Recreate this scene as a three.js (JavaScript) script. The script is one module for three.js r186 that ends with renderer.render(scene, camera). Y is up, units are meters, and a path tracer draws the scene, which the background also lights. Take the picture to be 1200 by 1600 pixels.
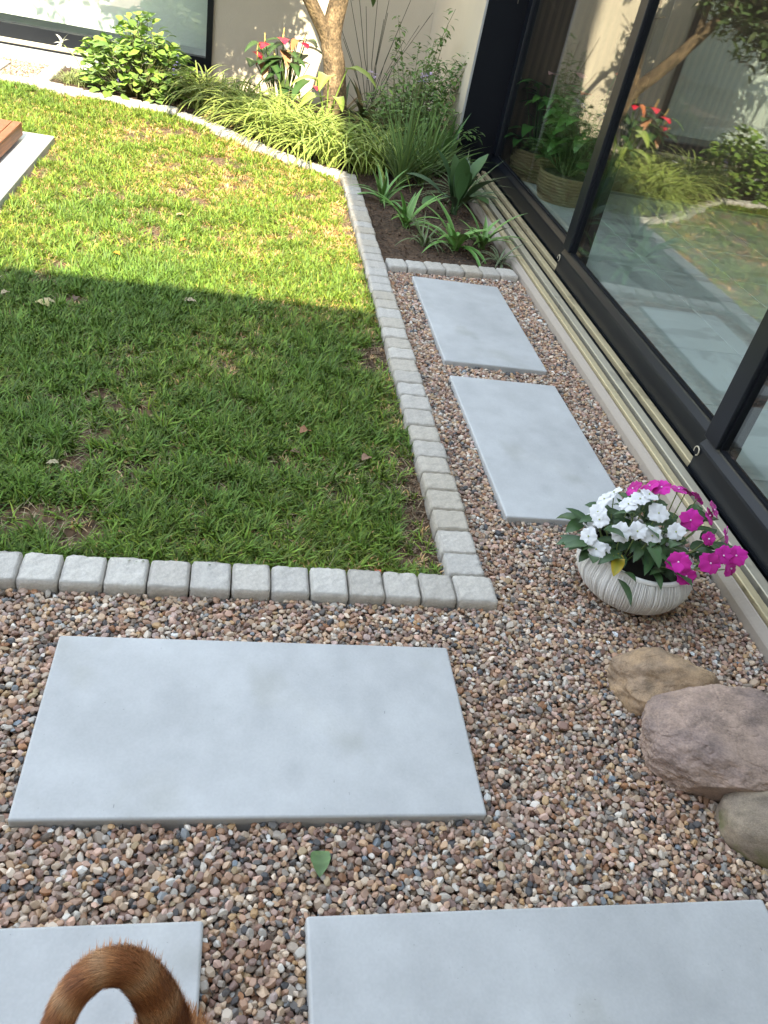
import * as THREE from 'three';
import { mergeGeometries, mergeVertices, toCreasedNormals } from 'three/addons/utils/BufferGeometryUtils.js';
import { RoundedBoxGeometry } from 'three/addons/geometries/RoundedBoxGeometry.js';
import { MarchingCubes } from 'three/addons/objects/MarchingCubes.js';

// ---------------------------------------------------------------- camera, sky, sun, exposure
const scene = new THREE.Scene();
const PITCH = -0.6392, YAW = -0.2542, ROLL = 0.2217, FOCAL = 1222.29, EYE = 1.5324;   // focal length in pixels of the 1200 x 1600 photograph
const camera = new THREE.PerspectiveCamera(2 * Math.atan(800 / FOCAL) * 180 / Math.PI, 0.75, 0.05, 400);
camera.position.set(0, EYE, 0);
camera.rotation.set(PITCH, YAW, ROLL, 'YXZ');
camera.updateMatrixWorld(true);
scene.add(camera);

const SUN_TAN = Math.tan(36 * Math.PI / 180);
const sunDir = new THREE.Vector3(0.012, -SUN_TAN, -1).normalize();            // the way the light travels
function makeSky() {
  const w = 256, h = 128, d = new Float32Array(w * h * 4), toSun = sunDir.clone().negate();
  for (let j = 0; j < h; j++) for (let i = 0; i < w; i++) {
    const el = ((j + 0.5) / h - 0.5) * Math.PI, az = ((i + 0.5) / w - 0.5) * 2 * Math.PI;
    const v = new THREE.Vector3(Math.cos(el) * Math.cos(az), Math.sin(el), Math.cos(el) * Math.sin(az));
    const up = Math.max(v.y, 0), hor = Math.pow(1 - up, 3), c = Math.max(0, v.dot(toSun)), glow = 0.35 * Math.pow(c, 6) + 0.5 * Math.pow(c, 40);
    const k = v.y < 0 ? 0.45 : 1;
    const o = (j * w + i) * 4;
    d[o] = k * (0.56 + 0.34 * hor + glow); d[o + 1] = k * (0.66 + 0.27 * hor + glow * 0.95); d[o + 2] = k * (0.80 + 0.16 * hor + glow * 0.85); d[o + 3] = 1;
  }
  const t = new THREE.DataTexture(d, w, h, THREE.RGBAFormat, THREE.FloatType);
  t.mapping = THREE.EquirectangularReflectionMapping; t.magFilter = t.minFilter = THREE.LinearFilter; t.needsUpdate = true;
  return t;
}
scene.background = scene.environment = makeSky();
const sun = new THREE.DirectionalLight(new THREE.Color().setRGB(1, 0.88, 0.66), 5);
sun.position.copy(sunDir).multiplyScalar(-25).add(new THREE.Vector3(0, 0, -5));
sun.target.position.set(0, 0, -5); scene.add(sun, sun.target);
sun.castShadow = true; sun.shadow.radius = 1.2; sun.shadow.mapSize.set(4096, 4096);
Object.assign(sun.shadow.camera, { left: -12, right: 12, top: 12, bottom: -12, near: 1, far: 60 });
const renderer = new THREE.WebGLRenderer({ antialias: true });
renderer.shadowMap.enabled = true;
renderer.toneMapping = THREE.LinearToneMapping;
renderer.toneMappingExposure = 3.35;

// ---------------------------------------------------------------- helpers
let seed = 1;
const srand = s => { seed = s >>> 0; };
const rnd = () => { seed = (seed + 0x6D2B79F5) >>> 0; let t = seed; t = Math.imul(t ^ (t >>> 15), t | 1); t ^= t + Math.imul(t ^ (t >>> 7), t | 61); return ((t ^ (t >>> 14)) >>> 0) / 4294967296; };
const rr = (a, b) => a + (b - a) * rnd();
const pick = a => a[Math.floor(rnd() * a.length)];
const clamp = (x, a = 0, b = 1) => Math.min(b, Math.max(a, x));
const mix = (a, b, t) => a + (b - a) * t;
const sst = (a, b, x) => { const t = clamp((x - a) / (b - a)); return t * t * (3 - 2 * t); };
const hash3 = (x, y, z) => { let h = Math.imul(x, 374761393) ^ Math.imul(y, 668265263) ^ Math.imul(z, 2147483647 - 9137); h = Math.imul(h ^ (h >>> 13), 1274126177); return ((h ^ (h >>> 16)) >>> 0) / 4294967296; };
function noise3(x, y, z, per = 0) {
  const X = Math.floor(x), Y = Math.floor(y), Z = Math.floor(z), f = t => t * t * (3 - 2 * t), u = f(x - X), v = f(y - Y), w = f(z - Z);
  const m = per ? n => ((n % per) + per) % per : n => n;
  const h = (a, b, c) => hash3(m(X + a), m(Y + b), Z + c);
  const l = (a, b, t) => a + (b - a) * t;
  return l(l(l(h(0, 0, 0), h(1, 0, 0), u), l(h(0, 1, 0), h(1, 1, 0), u), v), l(l(h(0, 0, 1), h(1, 0, 1), u), l(h(0, 1, 1), h(1, 1, 1), u), v), w);
}
function fbm(x, y, z = 0, oct = 4, per = 0) { let s = 0, a = 0.5, n = 0; for (let i = 0; i < oct; i++) { s += a * noise3(x, y, z + i * 17, per); n += a; a *= 0.5; x *= 2; y *= 2; z *= 2; per *= 2; } return s / n; }
const lin = (r, g, b) => new THREE.Color().setRGB(r, g, b);

// a pixel of the photograph to a point on a horizontal (y), facing (z) or side (x) plane
const camQ = camera.quaternion.clone();
function at(px, py, on) {
  const r = new THREE.Vector3(px - 600, 800 - py, -FOCAL).applyQuaternion(camQ);
  const t = on.y !== undefined ? (on.y - EYE) / r.y : on.z !== undefined ? on.z / r.z : on.x / r.x;
  return new THREE.Vector3(r.x * t, EYE + r.y * t, r.z * t);
}
const names = new Map();
function numbered(n) { const k = names.get(n) || 0; names.set(n, k + 1); return k ? `${n}_${String(k).padStart(3, '0')}` : n; }
function sh(m) { m.castShadow = true; m.receiveShadow = true; return m; }
function thing(name, label, category, pos = [0, 0, 0], group) {
  const o = new THREE.Group(); o.name = numbered(name); o.position.set(...pos); o.userData = { label, category };
  if (group) o.userData.group = group;
  scene.add(o); return o;
}
function part(name, geo, m, parent, pos) { const o = sh(new THREE.Mesh(geo, m)); o.name = name; if (pos) o.position.set(...pos); parent.add(o); return o; }
function solo(name, geo, m, label, category, pos, group) { const o = sh(new THREE.Mesh(geo, m)); o.name = numbered(name); o.userData = { label, category }; if (group) o.userData.group = group; if (pos) o.position.set(...pos); scene.add(o); return o; }
function setting(name, geo, m) { const o = sh(new THREE.Mesh(geo, m)); o.name = numbered(name); o.userData = { kind: 'structure', label: name.replace(/_/g, ' ') }; scene.add(o); return o; }
const box = (x0, x1, y0, y1, z0, z1) => new THREE.BoxGeometry(x1 - x0, y1 - y0, z1 - z0).translate((x0 + x1) / 2, (y0 + y1) / 2, (z0 + z1) / 2);
const rbox = (x0, x1, y0, y1, z0, z1, r = 0.004, s = 2) => new RoundedBoxGeometry(x1 - x0, y1 - y0, z1 - z0, s, r).translate((x0 + x1) / 2, (y0 + y1) / 2, (z0 + z1) / 2);
function planarUV(g, s = 1, ox = 0, oz = 0) {          // uv in metres, wrapping over the sides
  const p = g.attributes.position, n = g.attributes.normal, uv = new Float32Array(p.count * 2);
  for (let i = 0; i < p.count; i++) {
    const x = p.getX(i), y = p.getY(i), z = p.getZ(i), ax = Math.abs(n.getX(i)), ay = Math.abs(n.getY(i)), az = Math.abs(n.getZ(i));
    const [u, v] = ay >= ax && ay >= az ? [x, z] : ax > az ? [z, y] : [x, y];
    uv[2 * i] = u * s + ox; uv[2 * i + 1] = v * s + oz;
  }
  g.setAttribute('uv', new THREE.BufferAttribute(uv, 2)); return g;
}
function texture(n, fn, srgb = true) {                   // fn(u, v) in 0..1 returns [r, g, b] 0..1
  const d = new Uint8Array(n * n * 4);
  for (let j = 0; j < n; j++) for (let i = 0; i < n; i++) { const c = fn(i / n, j / n), o = (j * n + i) * 4; for (let k = 0; k < 3; k++) d[o + k] = clamp(c[k]) * 255; d[o + 3] = 255; }
  const t = new THREE.DataTexture(d, n, n); t.wrapS = t.wrapT = THREE.RepeatWrapping; t.magFilter = THREE.LinearFilter; t.minFilter = THREE.LinearMipmapLinearFilter; t.generateMipmaps = true;
  if (srgb) t.colorSpace = THREE.SRGBColorSpace; t.needsUpdate = true; return t;
}
const grey = v => [v, v, v];
const mat = o => new THREE.MeshStandardMaterial({ roughness: 0.8, ...o });
const leafMat = (o = {}) => new THREE.MeshPhysicalMaterial({ vertexColors: true, roughness: 0.85, transmission: 0.22, thickness: 0, side: THREE.DoubleSide, ...o });
const glossLeaf = (o = {}) => mat({ vertexColors: true, roughness: 0.42, side: THREE.DoubleSide, ...o });

// collects blades, leaves, tubes with vertex colours
class Mb {
  constructor() { this.p = []; this.c = []; this.i = []; }
  v(x, y, z, c) { this.p.push(x, y, z); this.c.push(c[0], c[1], c[2]); return this.p.length / 3 - 1; }
  // a leaf: starts at base, goes out along yaw, rises at pitch and bends down by bend (radians) along its length
  blade({ b = [0, 0, 0], yaw = 0, pitch = 1, bend = 1, L = 0.3, W = 0.01, n = 6, fold = 0.15, prof, c = [0.1, 0.2, 0.05], edge, mid, roll = 0, side = 0, wave = 0 }) {
    prof = prof || (t => Math.min(1, 4 * t + 0.35) * Math.pow(1 - t, 0.6));
    const cs = edge ? [-1, -0.55, 0, 0.55, 1] : [-1, 0, 1], rows = [];
    let cx = 0, y = 0, cz = 0, cy = yaw;
    const sl = L / n;
    for (let k = 0; k <= n; k++) {
      const t = k / n, a = pitch - bend * t, w = W * 0.5 * prof(t), ca = Math.cos(cy), sa = Math.sin(cy);
      const fx = ca, fz = sa, nx = -Math.sin(a) * fx, ny = Math.cos(a), nz = -Math.sin(a) * fz;      // leaf normal
      const sx = -sa * Math.cos(roll) + nx * Math.sin(roll), sy = ny * Math.sin(roll), sz = ca * Math.cos(roll) + nz * Math.sin(roll);
      const px = b[0] + cx, py = b[1] + y, pz = b[2] + cz;
      rows.push(cs.map(q => {
        const up = (Math.abs(q) * fold + wave * Math.sin(t * 19 + q * 2) * Math.abs(q)) * w;
        const col = edge ? (Math.abs(q) === 1 ? edge : q === 0 && mid ? mid : c) : (q === 0 && mid ? mid : c);
        return this.v(px + sx * q * w + nx * up, py + sy * q * w + ny * up, pz + sz * q * w + nz * up, col);
      }));
      cx += Math.cos(a) * ca * sl; cz += Math.cos(a) * sa * sl; y += Math.sin(a) * sl; cy += side / n;
    }
    for (let k = 0; k < n; k++) for (let q = 0; q < cs.length - 1; q++) { const a = rows[k][q], d = rows[k][q + 1], e = rows[k + 1][q], f = rows[k + 1][q + 1]; this.i.push(a, d, f, a, f, e); }
    return this;
  }
  tube(pts, r0, r1, c, sides = 5, c2) {
    let prev = null;
    for (let k = 0; k < pts.length; k++) {
      const a = pts[Math.max(0, k - 1)], b = pts[Math.min(pts.length - 1, k + 1)], d = new THREE.Vector3(b[0] - a[0], b[1] - a[1], b[2] - a[2]).normalize();
      const u = new THREE.Vector3(Math.abs(d.y) < 0.9 ? 0 : 1, Math.abs(d.y) < 0.9 ? 1 : 0, 0).cross(d).normalize(), w = d.clone().cross(u), t = k / (pts.length - 1), rad = Array.isArray(r0) ? r0[k] : mix(r0, r1, t), ring = [];
      for (let q = 0; q < sides; q++) { const an = q / sides * Math.PI * 2; ring.push(this.v(pts[k][0] + rad * (u.x * Math.cos(an) + w.x * Math.sin(an)), pts[k][1] + rad * (u.y * Math.cos(an) + w.y * Math.sin(an)), pts[k][2] + rad * (u.z * Math.cos(an) + w.z * Math.sin(an)), c2 && t > 0.5 ? c2 : c)); }
      if (prev) for (let q = 0; q < sides; q++) { const q2 = (q + 1) % sides; this.i.push(prev[q], prev[q2], ring[q2], prev[q], ring[q2], ring[q]); }
      prev = ring;
    }
    return this;
  }
  geo() {
    const g = new THREE.BufferGeometry();
    g.setAttribute('position', new THREE.Float32BufferAttribute(this.p, 3)); g.setAttribute('color', new THREE.Float32BufferAttribute(this.c, 3)); g.setIndex(this.i);
    g.computeVertexNormals(); return g;
  }
}
const vary = (c, k = 0.15) => { const m = 1 + rr(-k, k), y = rr(-k, k) * 0.5; return [c[0] * m * (1 + y), c[1] * m, c[2] * m * (1 - y)]; };
const OVAL = t => Math.pow(Math.sin(Math.PI * Math.pow(clamp(t, 0.02, 0.995), 0.75)), 0.8);
const LANCE = t => Math.sin(Math.PI * Math.pow(clamp(t, 0.04, 0.995), 0.65));
const instances = (name, geo, m, list, parent) => {     // list of [position, quaternion, scale, colour]
  const o = sh(new THREE.InstancedMesh(geo, m, list.length)), M = new THREE.Matrix4(), s = new THREE.Vector3();
  list.forEach(([p, q, k, c], i) => { M.compose(p, q, typeof k === 'number' ? s.set(k, k, k) : k); o.setMatrixAt(i, M); if (c) o.setColorAt(i, c); });
  o.name = parent ? name : numbered(name); o.userData = { kind: 'stuff' }; (parent || scene).add(o); return o;
};
const quat = (x, y, z) => new THREE.Quaternion().setFromEuler(new THREE.Euler(x, y, z));

// ---------------------------------------------------------------- materials
const soilTex = texture(512, (u, v) => { const a = fbm(u * 8, v * 8, 1, 5, 8), b = fbm(u * 64, v * 64, 5, 2, 64); const k = 0.6 + 0.5 * a + 0.5 * (b - 0.5); return [0.36 * k, 0.285 * k, 0.22 * k]; });
const soilBump = texture(512, (u, v) => grey(fbm(u * 32, v * 32, 9, 4, 32)), false);
const soilMat = mat({ map: soilTex, bumpMap: soilBump, bumpScale: 0.02, roughness: 1 });
const thatchTex = texture(512, (u, v) => { const a = fbm(u * 6, v * 6, 3, 4, 6), b = fbm(u * 90, v * 30, 6, 2, 30); const k = 0.55 + 0.45 * a + 0.5 * (b - 0.5); return [0.47 * k, 0.37 * k, 0.27 * k]; });
const thatchMat = mat({ map: thatchTex, bumpMap: soilBump, bumpScale: 0.015, roughness: 1 });
const slabTex = texture(1024, (u, v) => {
  const a = fbm(u * 4, v * 4, 2, 5, 4), b = fbm(u * 16, v * 16, 8, 4, 16), c = noise3(u * 256, v * 256, 3, 256), st = sst(0.62, 0.78, fbm(u * 5, v * 5, 31, 4, 5)), sp = noise3(u * 170, v * 170, 12, 170);
  let k = 0.7 + 0.1 * (a - 0.5) + 0.075 * (b - 0.5) + 0.02 * (c - 0.5) - 0.03 * st;
  if (sp > 0.985) k -= 0.13;
  return [k * 0.99, k * (1.0 - 0.004 * st), k * (1.0 - 0.018 * st)];
});
const slabBump = texture(1024, (u, v) => grey(0.6 * fbm(u * 40, v * 40, 4, 3, 40) + 0.4 * noise3(u * 300, v * 300, 9, 300) - (noise3(u * 170, v * 170, 12, 170) > 0.985 ? 0.5 : 0)), false);
const slabMat = mat({ map: slabTex, bumpMap: slabBump, bumpScale: 0.0005, roughness: 0.62 });
const stoneTex = texture(512, (u, v) => { const a = fbm(u * 6, v * 6, 21, 5, 6), b = fbm(u * 40, v * 40, 22, 3, 40); const k = 0.88 + 0.17 * (a - 0.5) + 0.16 * (b - 0.5); return [k, k * 0.985, k * 0.955]; });
const stoneBump = texture(512, (u, v) => grey(0.6 * fbm(u * 12, v * 12, 25, 4, 12) + 0.4 * fbm(u * 70, v * 70, 26, 2, 70)), false);
const cobbleMats = [[0.73, 0.72, 0.7], [0.66, 0.65, 0.635], [0.7, 0.68, 0.65], [0.61, 0.59, 0.56], [0.65, 0.63, 0.605]].map(c => mat({ color: lin(...c), map: stoneTex, bumpMap: stoneBump, bumpScale: 0.002, roughness: 0.85 }));
const cobbleMixed = [...cobbleMats.slice(1), ...[[0.62, 0.58, 0.515], [0.64, 0.605, 0.55]].map(c => mat({ color: lin(...c), map: stoneTex, bumpMap: stoneBump, bumpScale: 0.002, roughness: 0.9 }))];   // some stones are tan
const wallBump = texture(512, (u, v) => grey(0.5 * fbm(u * 20, v * 20, 41, 3, 20) + 0.5 * noise3(u * 200, v * 200, 42, 200)), false);
const wallTex = texture(512, (u, v) => { const k = 0.97 + 0.05 * (fbm(u * 5, v * 5, 44, 5, 5) - 0.5); return [k, k, k]; });
const wallMat = mat({ color: lin(0.62, 0.555, 0.44), map: wallTex, bumpMap: wallBump, bumpScale: 0.0015, roughness: 0.9 });
const plasterMat = mat({ color: lin(0.4, 0.35, 0.295), map: wallTex, bumpMap: wallBump, bumpScale: 0.001, roughness: 0.8 });
const whiteMat = mat({ color: lin(0.75, 0.74, 0.71), map: wallTex, bumpMap: wallBump, bumpScale: 0.001, roughness: 0.85 });
const blackMat = new THREE.MeshPhysicalMaterial({ color: lin(0.007, 0.009, 0.013), roughness: 0.33, specularIntensity: 0.7 });
const blackDull = new THREE.MeshPhysicalMaterial({ color: lin(0.006, 0.007, 0.01), roughness: 0.7, specularIntensity: 0.3 });
const scuff = texture(512, (u, v) => { const k = 0.92 - 0.3 * sst(0.55, 0.8, fbm(u * 24, v * 10, 71, 5, 2 * 5)) * noise3(u * 90, v * 90, 3, 90); return [k, k * 0.97, k * 0.9]; });
const railMat = mat({ color: lin(0.66, 0.6, 0.44), map: scuff, metalness: 0.25, roughness: 0.42 });
const railMat2 = mat({ color: lin(0.62, 0.61, 0.56), map: scuff, metalness: 0.35, roughness: 0.38 });
const glassMat = new THREE.MeshPhysicalMaterial({ color: lin(0.93, 0.97, 0.95), transmission: 1, thickness: 0, roughness: 0, ior: 1.72 });
const barkTex = texture(256, (u, v) => { const k = 0.7 + 0.6 * (fbm(u * 6, v * 12, 51, 4, 6) - 0.5) + 0.3 * (noise3(u * 60, v * 60, 5, 60) - 0.5); return [0.66 * k, 0.56 * k, 0.43 * k]; });
const barkMat = mat({ map: barkTex, bumpMap: soilBump, bumpScale: 0.012, roughness: 0.95 });
const woodTex = texture(512, (u, v) => { const g = fbm(u * 4, v * 90, 61, 3, 4), k = 0.72 + 0.5 * (g - 0.5) + 0.2 * (fbm(u * 3, v * 8, 62, 3, 3) - 0.5); return [0.76 * k, 0.44 * k, 0.23 * k]; });
const darkPanelMat = mat({ roughness: 0.55, map: texture(512, (u, v) => { const k = 0.75 + 0.5 * (fbm(u * 70, v * 3, 65, 3, 3) - 0.5) + 0.25 * (fbm(u * 6, v * 3, 66, 3, 3) - 0.5); return [0.47 * k, 0.37 * k, 0.3 * k]; }) });   // dark brown grained panel on the end wall, behind the basket plants
const woodMat = mat({ map: woodTex, roughness: 0.5 }), woodDark = woodMat;
const tileTex = texture(512, (u, v) => { const a = fbm(u * 3, v * 3, 81, 5, 3), b = fbm(u * 3 + 2.1 * a, v * 9, 82, 4, 3); const k = 0.8 + 0.1 * (a - 0.5) - 0.1 * sst(0.55, 0.75, b); return [k * 0.97, k, k * 0.985]; });
const tileMat = mat({ map: tileTex, roughness: 0.3 });

// ---------------------------------------------------------------- ground
const EX0 = 0.68, EX1 = 0.802;                 // the long edging beside the lawn
const ZN0 = -1.699, ZN1 = -1.585;                // the short edging in front of the lawn
const bedCurve = new THREE.CatmullRomCurve3([[0.735, -6.02], [0.52, -6.13], [0.2, -6.38], [-0.12, -6.72], [-0.36, -6.97], [-0.53, -7.1]].map(([x, z]) => new THREE.Vector3(x, 0, z)));
{ const g = planarUV(new THREE.PlaneGeometry(160, 160).rotateX(-Math.PI / 2).translate(0, -0.075, 0), 0.7); setting('ground', g, soilMat); }
function sheet(pts, y, m, name, amp = 0, cell = 0.1, s = 1.2) {          // a flat, slightly uneven sheet inside a polygon
  const shp = new THREE.Shape(pts.map(([x, z]) => new THREE.Vector2(x, -z)));
  let g = new THREE.ShapeGeometry(shp).rotateX(-Math.PI / 2).translate(0, y, 0);
  if (amp) {
    const xs = pts.map(p => p[0]), zs = pts.map(p => p[1]), x0 = Math.min(...xs), x1 = Math.max(...xs), z0 = Math.min(...zs), z1 = Math.max(...zs), nx = Math.ceil((x1 - x0) / cell), nz = Math.ceil((z1 - z0) / cell);
    const pos = [], idx = [], inside = (x, z) => { let c = false; for (let i = 0, j = pts.length - 1; i < pts.length; j = i++) { const [a, b] = pts[i], [d, e] = pts[j]; if ((b > z) !== (e > z) && x < (d - a) * (z - b) / (e - b) + a) c = !c; } return c; };
    for (let j = 0; j <= nz; j++) for (let i = 0; i <= nx; i++) { const x = mix(x0, x1, i / nx), z = mix(z0, z1, j / nz); pos.push(x, y + amp * (fbm(x * 4, z * 4, 7, 3) - 0.5) * 2 + amp * 0.5 * (noise3(x * 28, z * 28, 3) - 0.5), z); }
    for (let j = 0; j < nz; j++) for (let i = 0; i < nx; i++) { const a = j * (nx + 1) + i; if (inside(mix(x0, x1, (i + 0.5) / nx), mix(z0, z1, (j + 0.5) / nz))) idx.push(a, a + nx + 1, a + 1, a + 1, a + nx + 1, a + nx + 2); }
    g = new THREE.BufferGeometry(); g.setAttribute('position', new THREE.Float32BufferAttribute(pos, 3)); g.setIndex(idx); g.computeVertexNormals();
  }
  return setting(name, planarUV(g, s), m);
}
const curvePts = bedCurve.getPoints(16).map(p => [p.x, p.z]);
sheet([[EX0 + 0.05, -1.62], [EX0 + 0.05, -6.02], ...curvePts, [-1.62, -7.33], [-9, -7.33], [-9, -1.62]], -0.042, thatchMat, 'lawn_soil', 0.008, 0.06);
sheet([[EX0 + 0.06, -4.34], [EX0 + 0.06, -6.0], ...curvePts, [-1.62, -7.36], [-1.62, -8.5], [1.62, -8.5], [1.62, -4.44]], -0.022, soilMat, 'flower_bed_soil', 0.014, 0.035);
sheet([[-2.2, 0.4], [-2.2, -1.6], [EX1 - 0.03, -1.6], [EX1 - 0.03, -4.36], [1.63, -4.46], [1.63, 0.4]], -0.05, soilMat, 'gravel_base', 0, 0.1);
sheet([[-9, -7.36], [-1.62, -7.36], [-1.62, -8.3], [-9, -8.3]], -0.05, soilMat, 'path_base', 0);

// ---------------------------------------------------------------- paving slabs
const slabRects = [];
function slab(x0, x1, z0, z1, label, turn = 0, y = 0, group = 'concrete slabs laid in the gravel') {
  const cx = (x0 + x1) / 2, cz = (z0 + z1) / 2, w = x1 - x0, d = z1 - z0, n = slabRects.length;
  const g = new RoundedBoxGeometry(w, 0.055, d, 4, 0.007);
  const p = g.attributes.position;
  for (let i = 0; i < p.count; i++) {                    // edges that are a little worn
    const x = p.getX(i), z = p.getZ(i), k = 0.003 * (fbm((x + n) * 9, z * 9, 3, 3) - 0.5) * 2;
    if (Math.abs(Math.abs(x) - w / 2) < 0.01) p.setX(i, x + k); if (Math.abs(Math.abs(z) - d / 2) < 0.01) p.setZ(i, z + k);
  }
  const o = solo('paving_slab', planarUV(g, 0.93, n * 0.37, n * 0.61), slabMat, label, 'paving slab', [cx, y - 0.0275, cz], group);
  o.rotation.y = turn; slabRects.push([cx, cz, w / 2, d / 2, turn]); return o;
}
slab(-0.375, 0.625, -1.411, -0.911, 'wide pale concrete slab alone in the gravel, next to the front row of cobbles');
slab(0.209, 1.209, -0.707, -0.207, 'pale concrete slab in the gravel nearest to the biggest boulder, without the cat');
slab(-0.984, 0.016, -0.707, -0.207, 'pale concrete slab with the ginger cat standing on it');
slab(0.944, 1.444, -3.021, -2.021, 'long concrete slab in the side gravel, with the white flower pot at its end', 0.011);
slab(0.941, 1.441, -4.159, -3.159, 'long concrete slab in the side gravel, ending at the cobbles of the flower bed', 0.003);

// ---------------------------------------------------------------- cobble edgings
function cobbleGeo(w, h, d, s) {
  const g = new THREE.BoxGeometry(1, 1, 1, 12, 6, 12), p = g.attributes.position;
  for (let i = 0; i < p.count; i++) {
    let x = p.getX(i) * 2, y = p.getY(i) * 2, z = p.getZ(i) * 2;
    const k = 1 / Math.pow(Math.pow(Math.abs(x), 13) + Math.pow(Math.abs(y), 13) + Math.pow(Math.abs(z), 13), 1 / 13); x *= k; y *= k; z *= k;
    const n = (fbm(x * 1.6 + s * 7.1, y * 1.6, z * 1.6 + s * 3.3, 3) - 0.5), m = fbm(x * 5 + s * 5, y * 5, z * 5, 2) - 0.5;
    const r = 1 + 0.05 * n + 0.035 * m;
    p.setXYZ(i, x * w / 2 * r, y * h / 2 * (1 + 0.05 * n + (y > 0.5 ? 0.2 * m : 0)), z * d / 2 * r);
  }
  const q = mergeVertices(g.deleteAttribute('uv') && g.deleteAttribute('normal'), 1e-4); q.computeVertexNormals(); return planarUV(q, 2.2, s * 0.31, s * 0.17);
}
const cobbles = [0, 1, 2, 3, 4, 5, 6].map(s => cobbleGeo(1, 1, 1, s));
function addCobble(parent, x, y, z, w, h, d, turn, mats, tilt = 0.012) {
  const o = part('cobble', pick(cobbles), pick(mats), parent, [x, y, z]);
  o.scale.set(w, h, d); o.rotation.set(rr(-tilt, tilt), turn + (rnd() < 0.5 ? 0 : Math.PI), rr(-tilt, tilt)); return o;
}
srand(11);
const TOP = 0.009, CH = 0.075;
{ const e = thing('cobble_edging', 'front row of pale square cobbles between the shaded lawn and the big slab', 'edging');
  const cuts = [770, 710, 656, 600, 544, 484, 423, 361, 296, 230, 162, 92, 26].map(px => at(px, 925 - (770 - px) * 0.033, { y: 0.0 }).x);
  const xs = [cuts[0] + 0.008, ...cuts.slice(1)]; for (let k = 0; k < 5; k++) xs.push(xs[xs.length - 1] - 0.113);
  for (let k = 0; k < xs.length - 1; k++) addCobble(e, (xs[k] + xs[k + 1]) / 2, TOP - CH / 2 + rr(-0.002, 0.002), (ZN0 + ZN1) / 2 + rr(-0.002, 0.002), xs[k] - xs[k + 1] - 0.0025, CH, 0.114 * rr(0.98, 1.02), rr(-0.012, 0.012), cobbleMats); }
{ const e = thing('cobble_edging', 'long straight row of cobbles running from the lawn corner to the flower bed', 'edging');
  let z = ZN0 - 0.001;
  while (z > -6.0) { const L = rr(0.1, 0.118); addCobble(e, (EX0 + EX1) / 2 + rr(-0.004, 0.004), TOP - CH / 2 + rr(-0.003, 0.003), z - L / 2, 0.118 * rr(0.97, 1.03), CH, L - 0.003, rr(-0.02, 0.02), cobbleMixed); z -= L; } }
{ const e = thing('cobble_edging', 'curved row of sunlit cobbles along the striped grass clumps', 'edging');
  const len = bedCurve.getLength(), n = Math.round(len / 0.15);
  for (let k = 0; k < n; k++) { const t = (k + 0.5) / n, p = bedCurve.getPointAt(t), d = bedCurve.getTangentAt(t), ang = Math.atan2(-d.z, d.x); addCobble(e, p.x - 0.015, TOP - CH / 2 + rr(-0.004, 0.004), p.z + 0.02, len / n - 0.004, CH, 0.095, ang, cobbleMats.slice(0, 3), 0.02); } }
{ const e = thing('cobble_edging', 'row of sunlit cobbles at the foot of the leafy green shrub', 'edging');
  let x = -0.57; while (x > -4.4) { const L = rr(0.13, 0.17); addCobble(e, x - L / 2, TOP - CH / 2 + rr(-0.004, 0.004), -7.16 + (x + 0.57) * 0.17 * (x > -1.6 ? 1 : 0) - (x <= -1.6 ? 0.175 : 0) + rr(-0.004, 0.004), L - 0.004, CH, 0.11, x > -1.6 ? -0.17 : 0, cobbleMats.slice(0, 3), 0.02); x -= L; } }
{ const e = thing('cobble_edging', 'short row of cobbles across the end of the side gravel, below the spider plants', 'edging');
  const A = at(600, 406, { y: 0.015 }), B = at(801, 424, { y: 0.015 }), n = 7;
  for (let k = 0; k < n; k++) { const t = (k + 0.5) / n; addCobble(e, mix(A.x + 0.02, B.x + 0.025, t), TOP - CH / 2, mix(A.z, B.z, t) + rr(-0.006, 0.006), (B.x - A.x) / n - 0.004, CH, 0.118, 0.1 + rr(-0.03, 0.03), cobbleMixed, 0.02); } }
{ const e = thing('cobble_edging', 'short row of cobbles dividing the far path from the low striped tuft', 'edging');
  for (let k = 0; k < 5; k++) addCobble(e, -1.67 + rr(-0.004, 0.004), TOP - CH / 2, -7.5 - k * 0.15, 0.11, CH, 0.143, 0, cobbleMats.slice(0, 3), 0.02); }

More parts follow.
